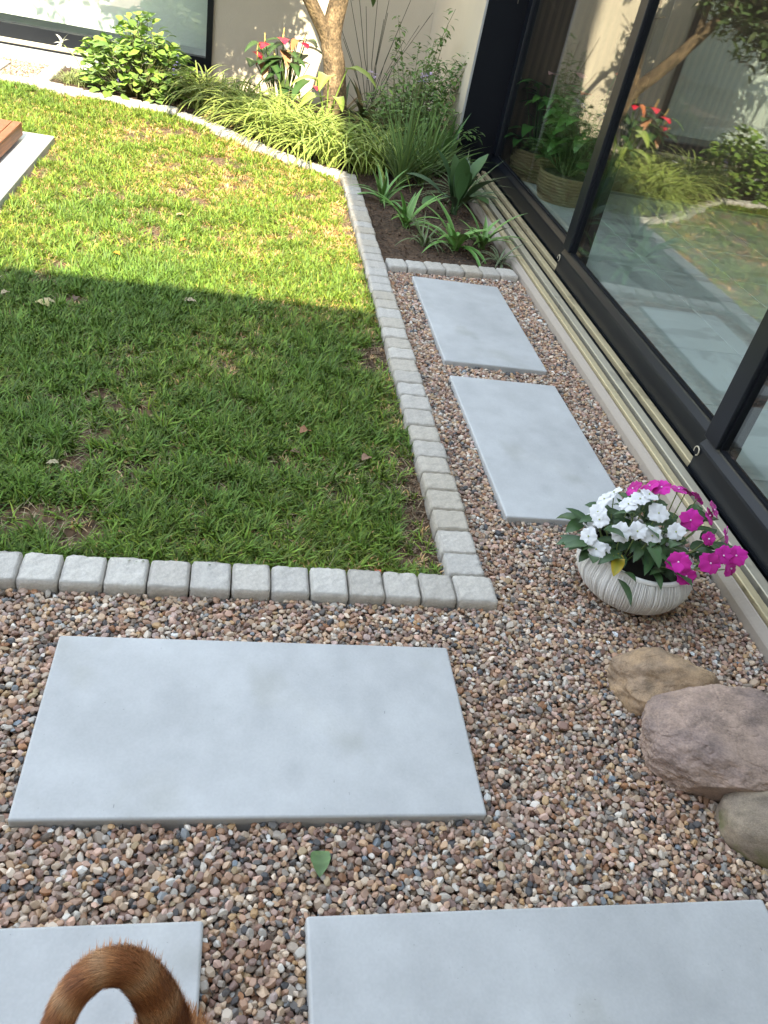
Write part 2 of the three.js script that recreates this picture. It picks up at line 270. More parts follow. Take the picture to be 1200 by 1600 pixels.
// ---------------------------------------------------------------- houses
// the wing with the sliding doors, to the right
const DX = [1.775, 1.85, 1.925];                // faces of the near, middle and far door
const WZ = -6.6, ROOM = [1.99, 6.2, -6.62, 2.2], FLOOR = 0.05;
{ const w = thing('house_wing', 'cream house wing with tall black framed glass doors along the gravel', 'house');
  part('wall', planarUV(box(1.62, 1.9, -0.07, 3.2, -8.7, WZ), 0.8), wallMat, w);
  part('wall', planarUV(box(1.62, 1.9, 2.45, 3.2, WZ + 0.001, 2.4), 0.8), wallMat, w);
  part('wall', planarUV(box(1.901, 6.4, -0.07, 3.2, -8.7, WZ - 0.03), 0.8), wallMat, w);
  part('wall', planarUV(box(1.63, 6.4, -0.07, 3.2, 2.4, 2.6), 0.8), wallMat, w);
  part('roof', planarUV(box(1.9, 6.4, 2.7, 3.15, WZ - 0.03, 2.4), 0.8), whiteMat, w);
  part('corner_strip', box(1.621, 1.635, 0.0, 2.45, WZ, WZ + 0.014), mat({ color: lin(0.5, 0.51, 0.52), metalness: 0.6, roughness: 0.4 }), w);
  part('door_reveal', box(1.635, 1.99, -0.05, 2.45, WZ - 0.02, WZ + 0.012), blackDull, w);
  part('door_head', box(1.63, 2.0, 2.38, 2.45, WZ + 0.013, 2.4), blackDull, w);
  // the sill: rendered face, chamfer, then the aluminium track with its rails
  const s = new THREE.Shape([[1.63, -0.07], [1.63, 0.008], [1.634, 0.015], [1.648, 0.034], [1.653, 0.035], [1.653, -0.07]].map(a => new THREE.Vector2(...a)));
  const sill = new THREE.ExtrudeGeometry(s, { depth: 9, bevelEnabled: false }).translate(0, 0, WZ + 0.012); part('sill', planarUV(sill, 0.8), plasterMat, w);
  part('track_channel', box(1.653, 2.0, -0.07, 0.018, WZ + 0.012, 2.4), blackDull, w);
  [[1.662, 1.694, 0.046, railMat], [1.72, 1.762, 0.046, railMat2], [1.806, 1.842, 0.046, railMat], [1.88, 1.914, 0.046, railMat]].forEach(([a, b, h, m]) => part('rail', planarUV(rbox(a, b, 0.018, h, WZ + 0.014, 2.4, 0.004), 0.45), m, w));
  part('far_wall', planarUV(box(6.2, 6.4, -0.07, 0.5, -6.62, 2.4), 0.8), whiteMat, w);
  part('far_wall', planarUV(box(6.2, 6.4, 2.4, 2.7, -6.62, 2.4), 0.8), whiteMat, w);
  part('far_wall', box(6.2, 6.4, 0.5, 2.4, -6.62, -3.2), whiteMat, w); for (const z of [-0.6, 2.0]) part('post', box(6.2, 6.4, 0.5, 2.4, z - 0.2, z + 0.2), whiteMat, w);  // unseen wall, its opening added so skylight reaches the room floor
  part('inner_wall', planarUV(box(2.0, 6.2, FLOOR, 2.7, WZ - 0.029, WZ - 0.01), 0.7), darkPanelMat, w);
  const fl = part('floor', box(2.0, 6.2, -0.07, FLOOR - 0.012, WZ - 0.03, 2.4), mat({ color: lin(0.3, 0.31, 0.31) }), w);
  const tg = planarUV(rbox(-0.297, 0.297, -0.012, 0, -0.297, 0.297, 0.002, 1), 1.0);
  for (let i = 0; i < 7; i++) for (let j = 0; j < 13; j++) { const o = part('tile', tg, tileMat, fl, [2.31 + i * 0.6, FLOOR, -6.2 + j * 0.6]); o.rotation.y = ((i * 7 + j * 3) % 4) * Math.PI / 2; } }
function door(x, z0, z1, label, hole) {         // z0 far end, z1 near end; face at x
  const d = thing('sliding_door', label, 'sliding door', [x, 0.03, (z0 + z1) / 2], 'sliding glass doors'), h = (z1 - z0) / 2, T = 2.34;
  const prof = new THREE.Shape([[0, 0.02], [0.002, 0.012], [0.006, 0.012], [0.006, 0.02], [0.004, 0.024], [0.002, 0.118], [0.004, 0.128], [0.022, 0.152], [0.026, 0.16], [0.06, 0.16], [0.06, 0.02]].map(a => new THREE.Vector2(...a)));
  part('bottom_rail', new THREE.ExtrudeGeometry(prof, { depth: 2 * h - 0.002, bevelEnabled: false, curveSegments: 2 }).translate(0, 0, -h + 0.001), blackMat, d);
  part('top_rail', rbox(0, 0.06, T - 0.1, T, -h, h), blackMat, d);
  for (const s of [-1, 1]) part('stile', rbox(0.003, 0.058, 0.162, T - 0.1, s < 0 ? -h : h - 0.1, s < 0 ? -h + 0.1 : h, 0.006), blackMat, d);
  part('gasket', mergeGeometries([box(0.022, 0.05, 0.16, 0.168, -h + 0.1, h - 0.1), box(0.022, 0.05, 0.16, T - 0.1, -h + 0.1, -h + 0.107), box(0.022, 0.05, 0.16, T - 0.1, h - 0.107, h - 0.1)]), blackDull, d);
  part('glass_pane', box(0.032, 0.038, 0.165, T - 0.1, -h + 0.1, h - 0.1), glassMat, d);
  if (hole) {
    const ring = part('end_cap', new THREE.TorusGeometry(0.017, 0.003, 8, 24, Math.PI * 1.55).rotateZ(-0.6).rotateY(Math.PI / 2), railMat2, d, [-0.003, 0.1, -h + 0.012]);
    part('hole', new THREE.CylinderGeometry(0.015, 0.015, 0.006, 20).rotateZ(Math.PI / 2), mat({ color: lin(0.004, 0.004, 0.004), roughness: 1 }), d, [-0.001, 0.1, -h + 0.012]);
    part('screw', new THREE.SphereGeometry(0.006, 10, 8).scale(0.6, 1, 1), railMat2, d, [0.012, 0.166, -h + 0.09]);
    void ring;
  }
  return d;
}
door(DX[2], WZ + 0.02, -4.31, 'black framed glass door with the basket plants behind it, next to the cream wall');
door(DX[1], -4.42, -2.29, 'black framed glass door in the middle track, mirroring the lawn and striped grass', true);
door(DX[0], -2.36, 0.1, 'black framed glass door in the outer track, beside the flower pot and boulders', true);

// the house across the garden
{ const b = thing('garden_house', 'cream house across the lawn with a wide black framed window over white blind', 'house');
  const Z = -8.5, XR = -0.38;
  part('wall', planarUV(box(XR, 1.62, -0.07, 3.1, Z - 0.25, Z), 0.8), wallMat, b);
  part('wall', planarUV(box(-9, XR, 2.4, 3.1, Z - 0.25, Z), 0.8), wallMat, b);
  part('roof', planarUV(box(-9, 1.62, 2.9, 3.1, Z - 5, Z - 0.251), 0.8), whiteMat, b);
  part('wall', planarUV(box(-9, 1.62, -0.07, 2.9, Z - 5.2, Z - 5), 0.8), whiteMat, b);
  part('floor', box(-9, XR, -0.07, 0.03, Z - 5, Z - 0.251), tileMat, b);
  part('step', planarUV(rbox(-9, XR - 0.25, -0.07, 0.035, Z + 0.06, Z + 0.3, 0.006), 0.9), slabMat, b);
  part('track', rbox(-9, XR, -0.07, 0.085, Z - 0.1, Z + 0.03, 0.004), railMat2, b);
  part('track_groove', box(-9, XR, 0.028, 0.048, Z + 0.031, Z + 0.059), blackDull, b);
  const w = part('window_frame', mergeGeometries([box(-9, XR, 0.086, 0.2, Z - 0.08, Z + 0.02), box(-9, XR, 2.3, 2.4, Z - 0.08, Z + 0.02), box(XR - 0.055, XR, 0.2, 2.3, Z - 0.08, Z + 0.02)]), blackMat, b);
  part('glass_pane', box(-9, XR - 0.055, 0.2, 2.3, Z - 0.034, Z - 0.028), glassMat, w);
}
{ const g = new THREE.PlaneGeometry(8.6, 2.1, 430, 2), p = g.attributes.position; for (let i = 0; i < p.count; i++) p.setZ(i, 0.002 * Math.sin(p.getX(i) * 3));
  const o = solo('roller_blind', mergeGeometries([g, box(-4.3, 4.3, -1.07, -1.05, -0.008, 0.008)].map(a => a.index ? a.toNonIndexed() : a)), mat({ color: lin(0.8, 0.79, 0.76), roughness: 0.9, side: THREE.DoubleSide }), 'white blind drawn down behind the wide window, sunlit at one end', 'blind', [-4.72, 1.32, -8.63]); void o; }

// the house behind the camera, whose roof and taller part throw the shade
{ const h = thing('shading_house', 'cream house with a flat roof and a taller part, shading the near lawn', 'house');
  const F = -3.63 + 3.0 / SUN_TAN, XE = 0.61;
  part('roof', planarUV(box(-9, XE - 0.003, 2.75, 3.0, F, F + 7), 0.5), whiteMat, h);
  part('upper_floor', planarUV(box(XE, 1.61, 2.75, 9.2, F, F + 7), 0.5), wallMat, h);
  part('upper_floor', planarUV(box(1.611, 7, 3.21, 9.2, F, F + 7), 0.5), wallMat, h);
  part('wall', planarUV(box(-9, 1.6, -0.07, 2.75, F + 2.2, F + 2.4), 0.5), wallMat, h);
  part('terrace', planarUV(box(-9, 1.6, -0.07, 0.0, F + 0.1, F + 2.19), 0.9), slabMat, h); }

// ---------------------------------------------------------------- gravel
function pebbleGeo(s) {
  srand(900 + s);
  const g = mergeVertices(new THREE.IcosahedronGeometry(1, 2).deleteAttribute('uv').deleteAttribute('normal'), 1e-4), p = g.attributes.position, pl = [];
  for (let k = 0; k < 11; k++) pl.push([new THREE.Vector3(rr(-1, 1), rr(-1, 1), rr(-1, 1)).normalize(), rr(0.5, 0.82)]);
  const v = new THREE.Vector3(), sc = [rr(1.05, 1.5), rr(0.66, 0.9), rr(0.85, 1.1)];
  for (let i = 0; i < p.count; i++) { v.fromBufferAttribute(p, i); v.multiplyScalar(1 + 0.1 * (noise3(v.x * 2 + s, v.y * 2, v.z * 2) - 0.5)); for (const [n, d] of pl) { const e = v.dot(n) - d; if (e > 0) v.addScaledVector(n, -e * 0.97); } p.setXYZ(i, v.x * sc[0], v.y * sc[1], v.z * sc[2]); }
  return toCreasedNormals(g, 0.35);
}
const pebbleCols = [[0.35, 0.245, 0.19, 24], [0.46, 0.35, 0.255, 18], [0.37, 0.325, 0.28, 13], [0.075, 0.075, 0.08, 6], [0.23, 0.15, 0.125, 13], [0.56, 0.5, 0.43, 11], [0.3, 0.17, 0.1, 5], [0.46, 0.34, 0.3, 12], [0.17, 0.15, 0.135, 9], [0.2, 0.225, 0.25, 2], [0.62, 0.58, 0.53, 5], [0.4, 0.29, 0.17, 5]];
const pebbleSum = pebbleCols.reduce((a, c) => a + c[3], 0);
function pebbleCol() { let k = rnd() * pebbleSum, i = 0; while ((k -= pebbleCols[i][3]) > 0) i++; const c = vary(pebbleCols[i], 0.22); return lin(c[0] * 1.06, c[1], c[2] * 0.93); }
const pebbles = [0, 1, 2, 3, 4, 5, 6, 7].map(pebbleGeo);
const pebbleMat = mat({ roughness: 0.6 });
srand(77);
{ // stones are dropped one by one and come to rest on those below
  const C = 0.003, X0 = -1.15, X1 = 1.64, Z0 = -4.5, Z1 = 0.05, W = Math.ceil((X1 - X0) / C), Hh = Math.ceil((Z1 - Z0) / C), hm = new Float32Array(W * Hh).fill(-0.05);
  const block = (x0, x1, z0, z1) => { for (let j = Math.max(0, Math.floor((z0 - Z0) / C)); j < Math.min(Hh, (z1 - Z0) / C); j++) for (let i = Math.max(0, Math.floor((x0 - X0) / C)); i < Math.min(W, (x1 - X0) / C); i++) hm[j * W + i] = 9; };
  for (const [cx, cz, a, b] of slabRects) block(cx - a + 0.002, cx + a - 0.002, cz - b + 0.002, cz + b - 0.002);
  block(X0, EX1 - 0.004, Z0, ZN1 - 0.004); block(1.63, X1 + 1, Z0, Z1);
  for (let i = 0; i < W; i++) { const x = X0 + i * C; if (x > EX1 - 0.01) block(x, x + C, Z0, -4.245 - (x - 0.8) * 0.118); }
  const lists = pebbles.map(() => []), area = 4.9, N = 260000;
  const get = (x, z) => { const i = Math.floor((x - X0) / C), j = Math.floor((z - Z0) / C); return i < 0 || j < 0 || i >= W || j >= Hh ? 9 : hm[j * W + i]; };
  let placed = 0;
  for (let n = 0; n < N; n++) {
    const x0 = rr(X0, X1), z0 = rr(Z0, Z1); if (get(x0, z0) > 1) continue;
    const r = 0.0058 + 0.0048 * Math.pow(rnd(), 1.6) + (rnd() < 0.03 ? 0.003 : 0);
    let best = 9, bx, bz;
    for (let t = 0; t < 7; t++) {
      const a = rnd() * 6.283, q = t ? r * 1.3 * Math.sqrt(rnd()) : 0, x = x0 + q * Math.cos(a), z = z0 + q * Math.sin(a), k = r * 0.62;
      const s = [get(x, z), get(x + k, z), get(x - k, z), get(x, z + k), get(x, z - k)], mx = Math.max(...s); if (mx > 1) continue;
      const h = 0.55 * mx + 0.45 * (s[0] + s[1] + s[2] + s[3] + s[4]) / 5; if (h < best) { best = h; bx = x; bz = z; }
    }
    const top = -0.0165 + 0.006 * (fbm(bx * 5, bz * 5, 4, 2) - 0.5);
    if (best > 1 || best > top - r * 0.95) continue;
    const y = best + r * 0.55;
    lists[Math.floor(rnd() * 8)].push([new THREE.Vector3(bx, y, bz), quat(rr(-0.5, 0.5), rr(0, 6.28), rr(-0.5, 0.5)), r * 1.04, pebbleCol()]); placed++;
    const R = Math.ceil(r / C), ci = Math.floor((bx - X0) / C), cj = Math.floor((bz - Z0) / C);
    for (let j = -R; j <= R; j++) for (let i = -R; i <= R; i++) { const d2 = (i * i + j * j) * C * C / (r * r); if (d2 > 1) continue; const a = ci + i, b = cj + j; if (a < 0 || b < 0 || a >= W || b >= Hh) continue; const o = b * W + a; if (hm[o] < 1) hm[o] = Math.max(hm[o], y + 0.68 * r * Math.sqrt(1 - d2)); }
  }
  console.log('pebbles', placed, area);
  const root = new THREE.Group(); root.name = 'gravel'; root.userData = { kind: 'stuff', label: 'brown and grey pebble gravel around the slabs', category: 'gravel' }; scene.add(root);
  lists.forEach((l, k) => instances('pebbles', pebbles[k], pebbleMat, l, root));
  const far = []; for (let k = 0; k < 9000; k++) { const x = rr(-3.6, -1.73), z = rr(-8.19, -7.4); far.push([new THREE.Vector3(x, -0.04 + rr(0, 0.02), z), quat(rr(-0.5, 0.5), rr(0, 6.28), rr(-0.5, 0.5)), rr(0.007, 0.011), pebbleCol()]); }
  const fr = instances('far_gravel', pebbles[2], pebbleMat, far); fr.userData.label = 'sunlit pebble gravel of the far path'; fr.userData.category = 'gravel';
}
slab(-3.1, -2.02, -7.95, -7.5, 'sunlit concrete slab in the far path below the wide window', 0, 0.0);

// ---------------------------------------------------------------- lawn
function tuftGeo(s, dry, tall) {
  srand(300 + s); const m = new Mb();
  for (let k = 0; k < 9; k++) {
    const straw = rnd() < dry, c = straw ? vary([0.42, 0.33, 0.17], 0.2) : vary([0.105, 0.19, 0.018], 0.4);
    const flat = rnd() < 0.45, L = rr(0.03, 0.058) * tall * (straw ? 0.9 : 1);
    m.blade({ b: [rr(-0.012, 0.012), 0, rr(-0.012, 0.012)], yaw: rr(0, 6.283), pitch: flat ? rr(0.35, 0.8) : rr(0.8, 1.35), bend: rr(0.4, 1.5), L, W: rr(0.004, 0.0066), n: 3, fold: 0.3, c, side: rr(-0.5, 0.5), prof: t => Math.min(1, 0.6 + 2 * t) * Math.pow(1.001 - t, 0.5) });
  }
  return m.geo();
}
{ const tufts = [tuftGeo(0, 0.03, 1), tuftGeo(1, 0.06, 1.1), tuftGeo(2, 0.12, 0.95), tuftGeo(3, 0.3, 0.85), tuftGeo(4, 0.95, 0.7), tuftGeo(5, 0.0, 1.2)];
  const gm = mat({ vertexColors: true, roughness: 0.62, side: THREE.DoubleSide });
  const lists = tufts.map(() => []);
  srand(5);
  const edgeZ = x => { if (x > EX0) return -5.98; for (let k = 0; k < curvePts.length - 1; k++) { const [a, b] = curvePts[k], [c, d] = curvePts[k + 1]; if (x <= a && x >= c) return mix(b, d, (x - a) / (c - a)) + 0.075; } return x > -1.6 ? -7.09 + (x + 0.57) * 0.17 : -7.27; };
  const bald = [[at(105, 140, { y: 0 }), 0.16], [at(225, 208, { y: 0 }), 0.26], [at(285, 200, { y: 0 }), 0.22], [at(345, 245, { y: 0 }), 0.2], [at(340, 205, { y: 0 }), 0.16], [at(75, 235, { y: 0 }), 0.16], [at(50, 265, { y: 0 }), 0.14], [at(480, 300, { y: 0 }), 0.2], [at(120, 462, { y: 0 }), 0.09], [at(600, 560, { y: 0 }), 0.22], [at(650, 850, { y: 0 }), 0.14], [at(660, 800, { y: 0 }), 0.12], [at(30, 800, { y: 0 }), 0.14], [at(120, 815, { y: 0 }), 0.16]];
  for (let n = 0; n < 138000; n++) {
    const z = rr(-7.5, -1.7), x = rr(-2.6 - 0.1 * -z, EX0 - 0.004); if (z < edgeZ(x)) continue;
    if (x < -1.235 && z > -5.84 && z < -4.2) continue;
    let d = 0.66 + 1.0 * (fbm(x * 2.3, z * 2.3, 2, 4) - 0.44) * 2 + 1.5 * (noise3(x * 17, z * 17, 8) - 0.5);
    d -= 0.6 * sst(0.14, 0.02, EX0 - x) * (0.4 + 0.9 * noise3(x * 6, z * 6, 3)) + 0.3 * sst(0.09, 0.0, -1.695 - z);
    d -= 0.6 * sst(0.25, 0, z - edgeZ(x)) * noise3(x * 5, z * 5, 12);
    for (const [p, r] of bald) d -= 1.1 * sst(r, r * 0.3, Math.hypot((x - p.x), (z - p.z)));
    if (rnd() > clamp(d, 0.05, 1)) continue;
    const dryness = 0.5 + 0.55 * (fbm(x * 1.7, z * 1.7, 22, 3) - 0.5) + 0.13 * sst(-3.2, -4.6, z) + (d < 0.5 ? 0.1 : 0), u = rnd() + (dryness - 0.5) * 1.5;
    const k = u < 0.2 ? 5 : u < 0.45 ? 0 : u < 0.68 ? 1 : u < 0.86 ? 2 : u < 1.08 ? 3 : 4;
    const yl = clamp((dryness - 0.42) * 2.4 + rr(-0.2, 0.2), 0, 0.8), v = rr(0.65, 1.35);
    lists[k].push([new THREE.Vector3(x, -0.043, z), quat(rr(-0.15, 0.15), rr(0, 6.283), rr(-0.15, 0.15)), rr(0.7, 1.4), lin(v * (1 + 0.7 * yl), v * (1 + 0.25 * yl), v)]);
  }
  console.log('tufts', lists.map(l => l.length).join(' '));
  const root = new THREE.Group(); root.name = 'grass'; root.userData = { kind: 'stuff', label: 'short broad-bladed lawn grass, half in sun and half in shade', category: 'grass' }; scene.add(root);
  lists.forEach((l, k) => instances('tufts', tufts[k], gm, l, root));
  // dry stems lying on the soil
  const s = new Mb(); s.blade({ b: [0, 0.002, 0], pitch: 0.12, bend: 0.25, L: 0.045, W: 0.0022, n: 2, c: [0.42, 0.34, 0.2] });
  const st = []; for (let n = 0; n < 30000; n++) { const z = rr(-7.3, -1.7), x = rr(-2.4, EX0 - 0.01); if (z < edgeZ(x) || (x < -1.235 && z > -5.84 && z < -4.2)) continue; const v = rr(0.5, 1.2); st.push([new THREE.Vector3(x, -0.04 + rr(0, 0.018), z), quat(rr(-0.2, 0.2), rr(0, 6.283), rr(-0.2, 0.2)), rr(0.6, 1.3), lin(v, v, v)]); }
  instances('dry_stems', s.geo(), gm, st, root);
}
{ srand(62); const l = []; for (let n = 0; n < 26000; n++) { const z = rr(-7.1, -1.71), x = EX0 - 0.006 - (n % 2 ? 0.3 * rnd() * rnd() : rr(0, 3)); if (x < -1.23 && z > -5.84 && z < -4.2) continue; if (x < 0.65 && z < -6.0 - (0.65 - x) * 0.86) continue; const v = rr(0.4, 1.7); l.push([new THREE.Vector3(x, -0.043 + rr(-0.004, 0.01), z), quat(rnd() * 6, rnd() * 6, rnd() * 6), new THREE.Vector3(rr(0.003, 0.011), rr(0.0015, 0.005), rr(0.002, 0.006)), lin(0.17 * v, 0.115 * v, 0.075 * v)]); }
  const o = instances('lawn_crumbs', pebbles[3], mat({ roughness: 1 }), l); o.userData.label = 'crumbs of dry soil between the blades of the lawn'; o.userData.category = 'soil'; }
// crumbs of soil and bark in the flower bed
{ srand(61); const g = pebbles[1], l = []; for (let n = 0; n < 9000; n++) { const x = rr(-1.55, 1.6), z = rr(-8.2, -4.5); if (z > -6 && x < EX1 + 0.01) continue; if (x < 0.7 && z > -6.05 - (0.7 - x) * 0.88) continue; const v = rr(0.5, 1.5); l.push([new THREE.Vector3(x, -0.02 + rr(-0.004, 0.012), z), quat(rnd() * 6, rnd() * 6, rnd() * 6), new THREE.Vector3(rr(0.004, 0.014), rr(0.002, 0.006), rr(0.003, 0.009)), lin(0.1 * v, 0.065 * v, 0.042 * v)]); }
  const o = instances('soil_crumbs', g, mat({ roughness: 1 }), l); o.userData.label = 'brown crumbs of soil and bark in the flower bed'; o.userData.category = 'soil'; }

// ---------------------------------------------------------------- tree
srand(404);
{ const base = [0.72, -0.05, -7.25], t = thing('garden_tree', 'pale forked tree trunk rising from the flower bed, its leafy crown above', 'tree', base);
  const P = (px, py, z) => { const v = at(px, py, { z }); return new THREE.Vector3(v.x - base[0], v.y - base[1], v.z - base[2]); };
  const tube = (pts, rad, seg = 28, sides = 14) => {
    const cv = new THREE.CatmullRomCurve3(pts), g = new THREE.TubeGeometry(cv, seg, 1, sides), p = g.attributes.position, uv = g.attributes.uv, len = cv.getLength();
    for (let i = 0; i <= seg; i++) { const c = cv.getPointAt(i / seg), r = rad(i / seg); for (let j = 0; j <= sides; j++) { const k = i * (sides + 1) + j, v = new THREE.Vector3().fromBufferAttribute(p, k).sub(c), b = 1 + 0.1 * (fbm(j % sides * 0.9, i * 0.5, r * 30, 2) - 0.5); p.setXYZ(k, c.x + v.x * r * b, c.y + v.y * r * b, c.z + v.z * r * b); uv.setXY(k, (i / seg) * len * 1.5, j / sides); } }
    g.computeVertexNormals(); return g;
  };
  const fork = P(517, 62, -7.25);
  const trunkG = tube([new THREE.Vector3(0, -0.1, 0), P(522, 200, -7.25), P(523, 150, -7.25), P(522, 100, -7.25), fork, P(530, 0, -7.25), new THREE.Vector3(0.02, 1.7, 0.05), new THREE.Vector3(0.15, 2.6, 0.1)], q => mix(0.118, 0.03, Math.pow(q, 0.75)) + 0.03 * Math.exp(-q * 16), 44);
  part('trunk', trunkG, barkMat, t);
  const limbs = [[[P(516, 75, -7.25), P(503, 40, -7.22), P(484, 0, -7.15), new THREE.Vector3(-0.75, 1.55, 0.2), new THREE.Vector3(-1.3, 1.95, 0.3), new THREE.Vector3(-1.9, 2.25, 0.35)], 0.058],
    [[new THREE.Vector3(-0.5, 1.28, 0.15), new THREE.Vector3(-0.6, 1.8, 0.0), new THREE.Vector3(-0.9, 2.4, -0.1)], 0.03], [[new THREE.Vector3(-0.02, 1.3, 0.02), new THREE.Vector3(-0.3, 1.9, 0.3), new THREE.Vector3(-0.7, 2.4, 0.8)], 0.03],
    [[new THREE.Vector3(0.03, 1.55, 0.04), new THREE.Vector3(0.4, 2.0, 0.2), new THREE.Vector3(0.8, 2.4, 0.3)], 0.025], [[new THREE.Vector3(-0.9, 1.66, 0.23), new THREE.Vector3(-1.2, 1.6, 0.5), new THREE.Vector3(-1.6, 1.5, 0.7)], 0.018], [[new THREE.Vector3(-0.35, 1.96, 0.36), new THREE.Vector3(-0.75, 2.2, 1.1), new THREE.Vector3(-1.0, 1.75, 1.95)], 0.02]];
  limbs.forEach(([pts, r]) => part('limb', tube(pts, q => mix(r, r * 0.3, q), 16, 9), barkMat, t));
  // leaves in sprays
  const lf = new Mb(); lf.blade({ pitch: 0.25, bend: 0.7, L: 1, W: 0.36, n: 4, fold: 0.2, prof: OVAL, c: [1, 1, 1] });
  const twig = new Mb(); const leaves = [];
  const spray = (x, y, z, n, R) => { const yaw = rr(0, 6.28); for (let k = 0; k < n; k++) { const a = rr(0, 6.28), r = R * Math.cbrt(rnd()), e = rr(-1, 1); const p = new THREE.Vector3(x + r * Math.cos(a) * Math.sqrt(1 - e * e), y + r * e * 0.8, z + r * Math.sin(a) * Math.sqrt(1 - e * e)); const c = vary([0.075, 0.13, 0.028], 0.3); leaves.push([p, quat(rr(-0.6, 0.6), rr(0, 6.28), rr(-0.9, 0.3)), rr(0.075, 0.115), lin(...c)]); }
    twig.tube([[x - 0.25 * Math.cos(yaw), y + 0.1, z - 0.25 * Math.sin(yaw)], [x, y, z], [x + 0.16 * Math.cos(yaw), y - 0.08, z + 0.16 * Math.sin(yaw)]], 0.005, 0.002, [0.12, 0.1, 0.07], 4); };
  const W = (x, y, z) => [x - base[0], y - base[1], z - base[2]];
  for (let k = 0; k < 330; k++) { let x, y, z; do { x = rr(-1, 1); y = rr(-1, 1); z = rr(-1, 1); } while (x * x + y * y + z * z > 1); spray(...W(-0.52 + 0.9 * x, 1.78 + 0.64 * y, -7.08 + 0.46 * z), 26, 0.19); }
  for (let k = 0; k < 34; k++) spray(...W(rr(-0.62, 0.02), rr(1.36, 1.72), rr(-5.55, -5.1)), 22, 0.14);
  for (let k = 0; k < 40; k++) spray(...W(rr(-2.3, 1.0), rr(2.5, 3.3), rr(-8.2, -6.8)), 22, 0.22);
  for (let k = 0; k < 16; k++) spray(...W(rr(-1.9, -1.3), rr(1.75, 2.4), rr(-7.2, -6.6)), 20, 0.17);
  { const a = at(574, -12, { z: -7.0 }), b = at(820, -10, { z: -6.6 }); spray(...W(a.x, a.y, a.z), 16, 0.075); spray(...W(a.x + 0.05, a.y + 0.14, a.z), 20, 0.1); spray(...W(b.x - 0.04, b.y + 0.02, b.z), 8, 0.05); }
  instances('crown', lf.geo(), leafMat({ roughness: 0.7 }), leaves, t);
  part('twigs', twig.geo(), mat({ vertexColors: true }), t).userData.kind = 'stuff';
}

// ---------------------------------------------------------------- plants of the flower bed
srand(505);
function stripedGrass(x, z, n, len, label, tone = 1, h = 1.25) {  // tone: leaf colour itself made brighter for sunlit clumps, darker for dappled ones
  const t = thing('striped_grass', label, 'plant', [x, -0.02, z], 'clumps of cream striped grass'), m = new Mb();
  for (let k = 0; k < n; k++) {
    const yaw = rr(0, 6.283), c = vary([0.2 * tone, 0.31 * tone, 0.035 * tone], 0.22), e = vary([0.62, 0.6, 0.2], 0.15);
    m.blade({ b: [0.07 * rr(-1, 1), 0, 0.07 * rr(-1, 1)], yaw, pitch: rr(0.8, 1.4) * h * 0.85, bend: rr(1.7, 2.3), L: len * rr(0.75, 1.15), W: rr(0.017, 0.025), n: 9, fold: 0.3, c, edge: e, side: rr(-0.2, 0.2) });
  }
  part('blades', m.geo(), leafMat({ roughness: 0.8 }), t).userData.kind = 'stuff'; return t;
}
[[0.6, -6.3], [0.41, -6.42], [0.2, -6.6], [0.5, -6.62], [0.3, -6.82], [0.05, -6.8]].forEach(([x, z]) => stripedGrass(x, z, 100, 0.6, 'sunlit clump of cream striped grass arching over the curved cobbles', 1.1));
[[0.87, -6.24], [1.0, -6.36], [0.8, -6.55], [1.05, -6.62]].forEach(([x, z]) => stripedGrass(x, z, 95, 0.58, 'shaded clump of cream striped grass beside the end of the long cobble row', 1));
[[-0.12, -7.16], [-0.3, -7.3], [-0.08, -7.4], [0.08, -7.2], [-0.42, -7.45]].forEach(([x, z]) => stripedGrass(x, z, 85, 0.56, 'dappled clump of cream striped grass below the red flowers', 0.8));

function leafyShrub(name, label, pos, r, n, L, W, cols, o = {}) {
  const t = thing(name, label, 'plant', pos), st = new Mb(), m = new Mb();
  for (let k = 0; k < n; k++) {
    let u, v, w; do { u = rr(-1, 1); v = rr(0, 1); w = rr(-1, 1); } while (u * u + v * v + w * w > 1 || (u * u + v * v + w * w < (o.inner ?? 0.35)));
    const k0 = 0.7 + 0.6 * noise3(u * 2.2 + 5 + r[0] * 9, v * 2.2, w * 2.2), x = u * r[0] * (0.4 + 0.6 * k0), y = v * r[1] * k0 + 0.03, z = w * r[2] * (0.4 + 0.6 * k0), yaw = Math.atan2(w, u) + rr(-0.9, 0.9), c = vary(pick(cols), 0.2);
    m.blade({ b: [x, y, z], yaw, pitch: rr(-0.1, 0.75), bend: rr(0.4, 1.1), L: L * rr(0.6, 1.2), W: W * rr(0.7, 1.15), n: 4, fold: 0.2, prof: OVAL, c, wave: o.wave || 0.1, roll: rr(-0.4, 0.4) });
    if (k % 3 === 0) st.tube([[x * 0.25, 0, z * 0.25], [x * 0.7, y * 0.6, z * 0.7], [x, y, z]], 0.004, 0.002, [0.12, 0.13, 0.05], 4);
  }
  part('stems', st.geo(), mat({ vertexColors: true }), t).userData.kind = 'stuff';
  part('foliage', m.geo(), leafMat(), t).userData.kind = 'stuff'; return t;
}
const shrub = leafyShrub('leafy_shrub', 'bushy bright green shrub below the wide window', [-0.93, -0.02, -7.55], [0.44, 0.5, 0.32], 820, 0.088, 0.07, [[0.24, 0.38, 0.045], [0.19, 0.32, 0.04], [0.14, 0.25, 0.035]]);
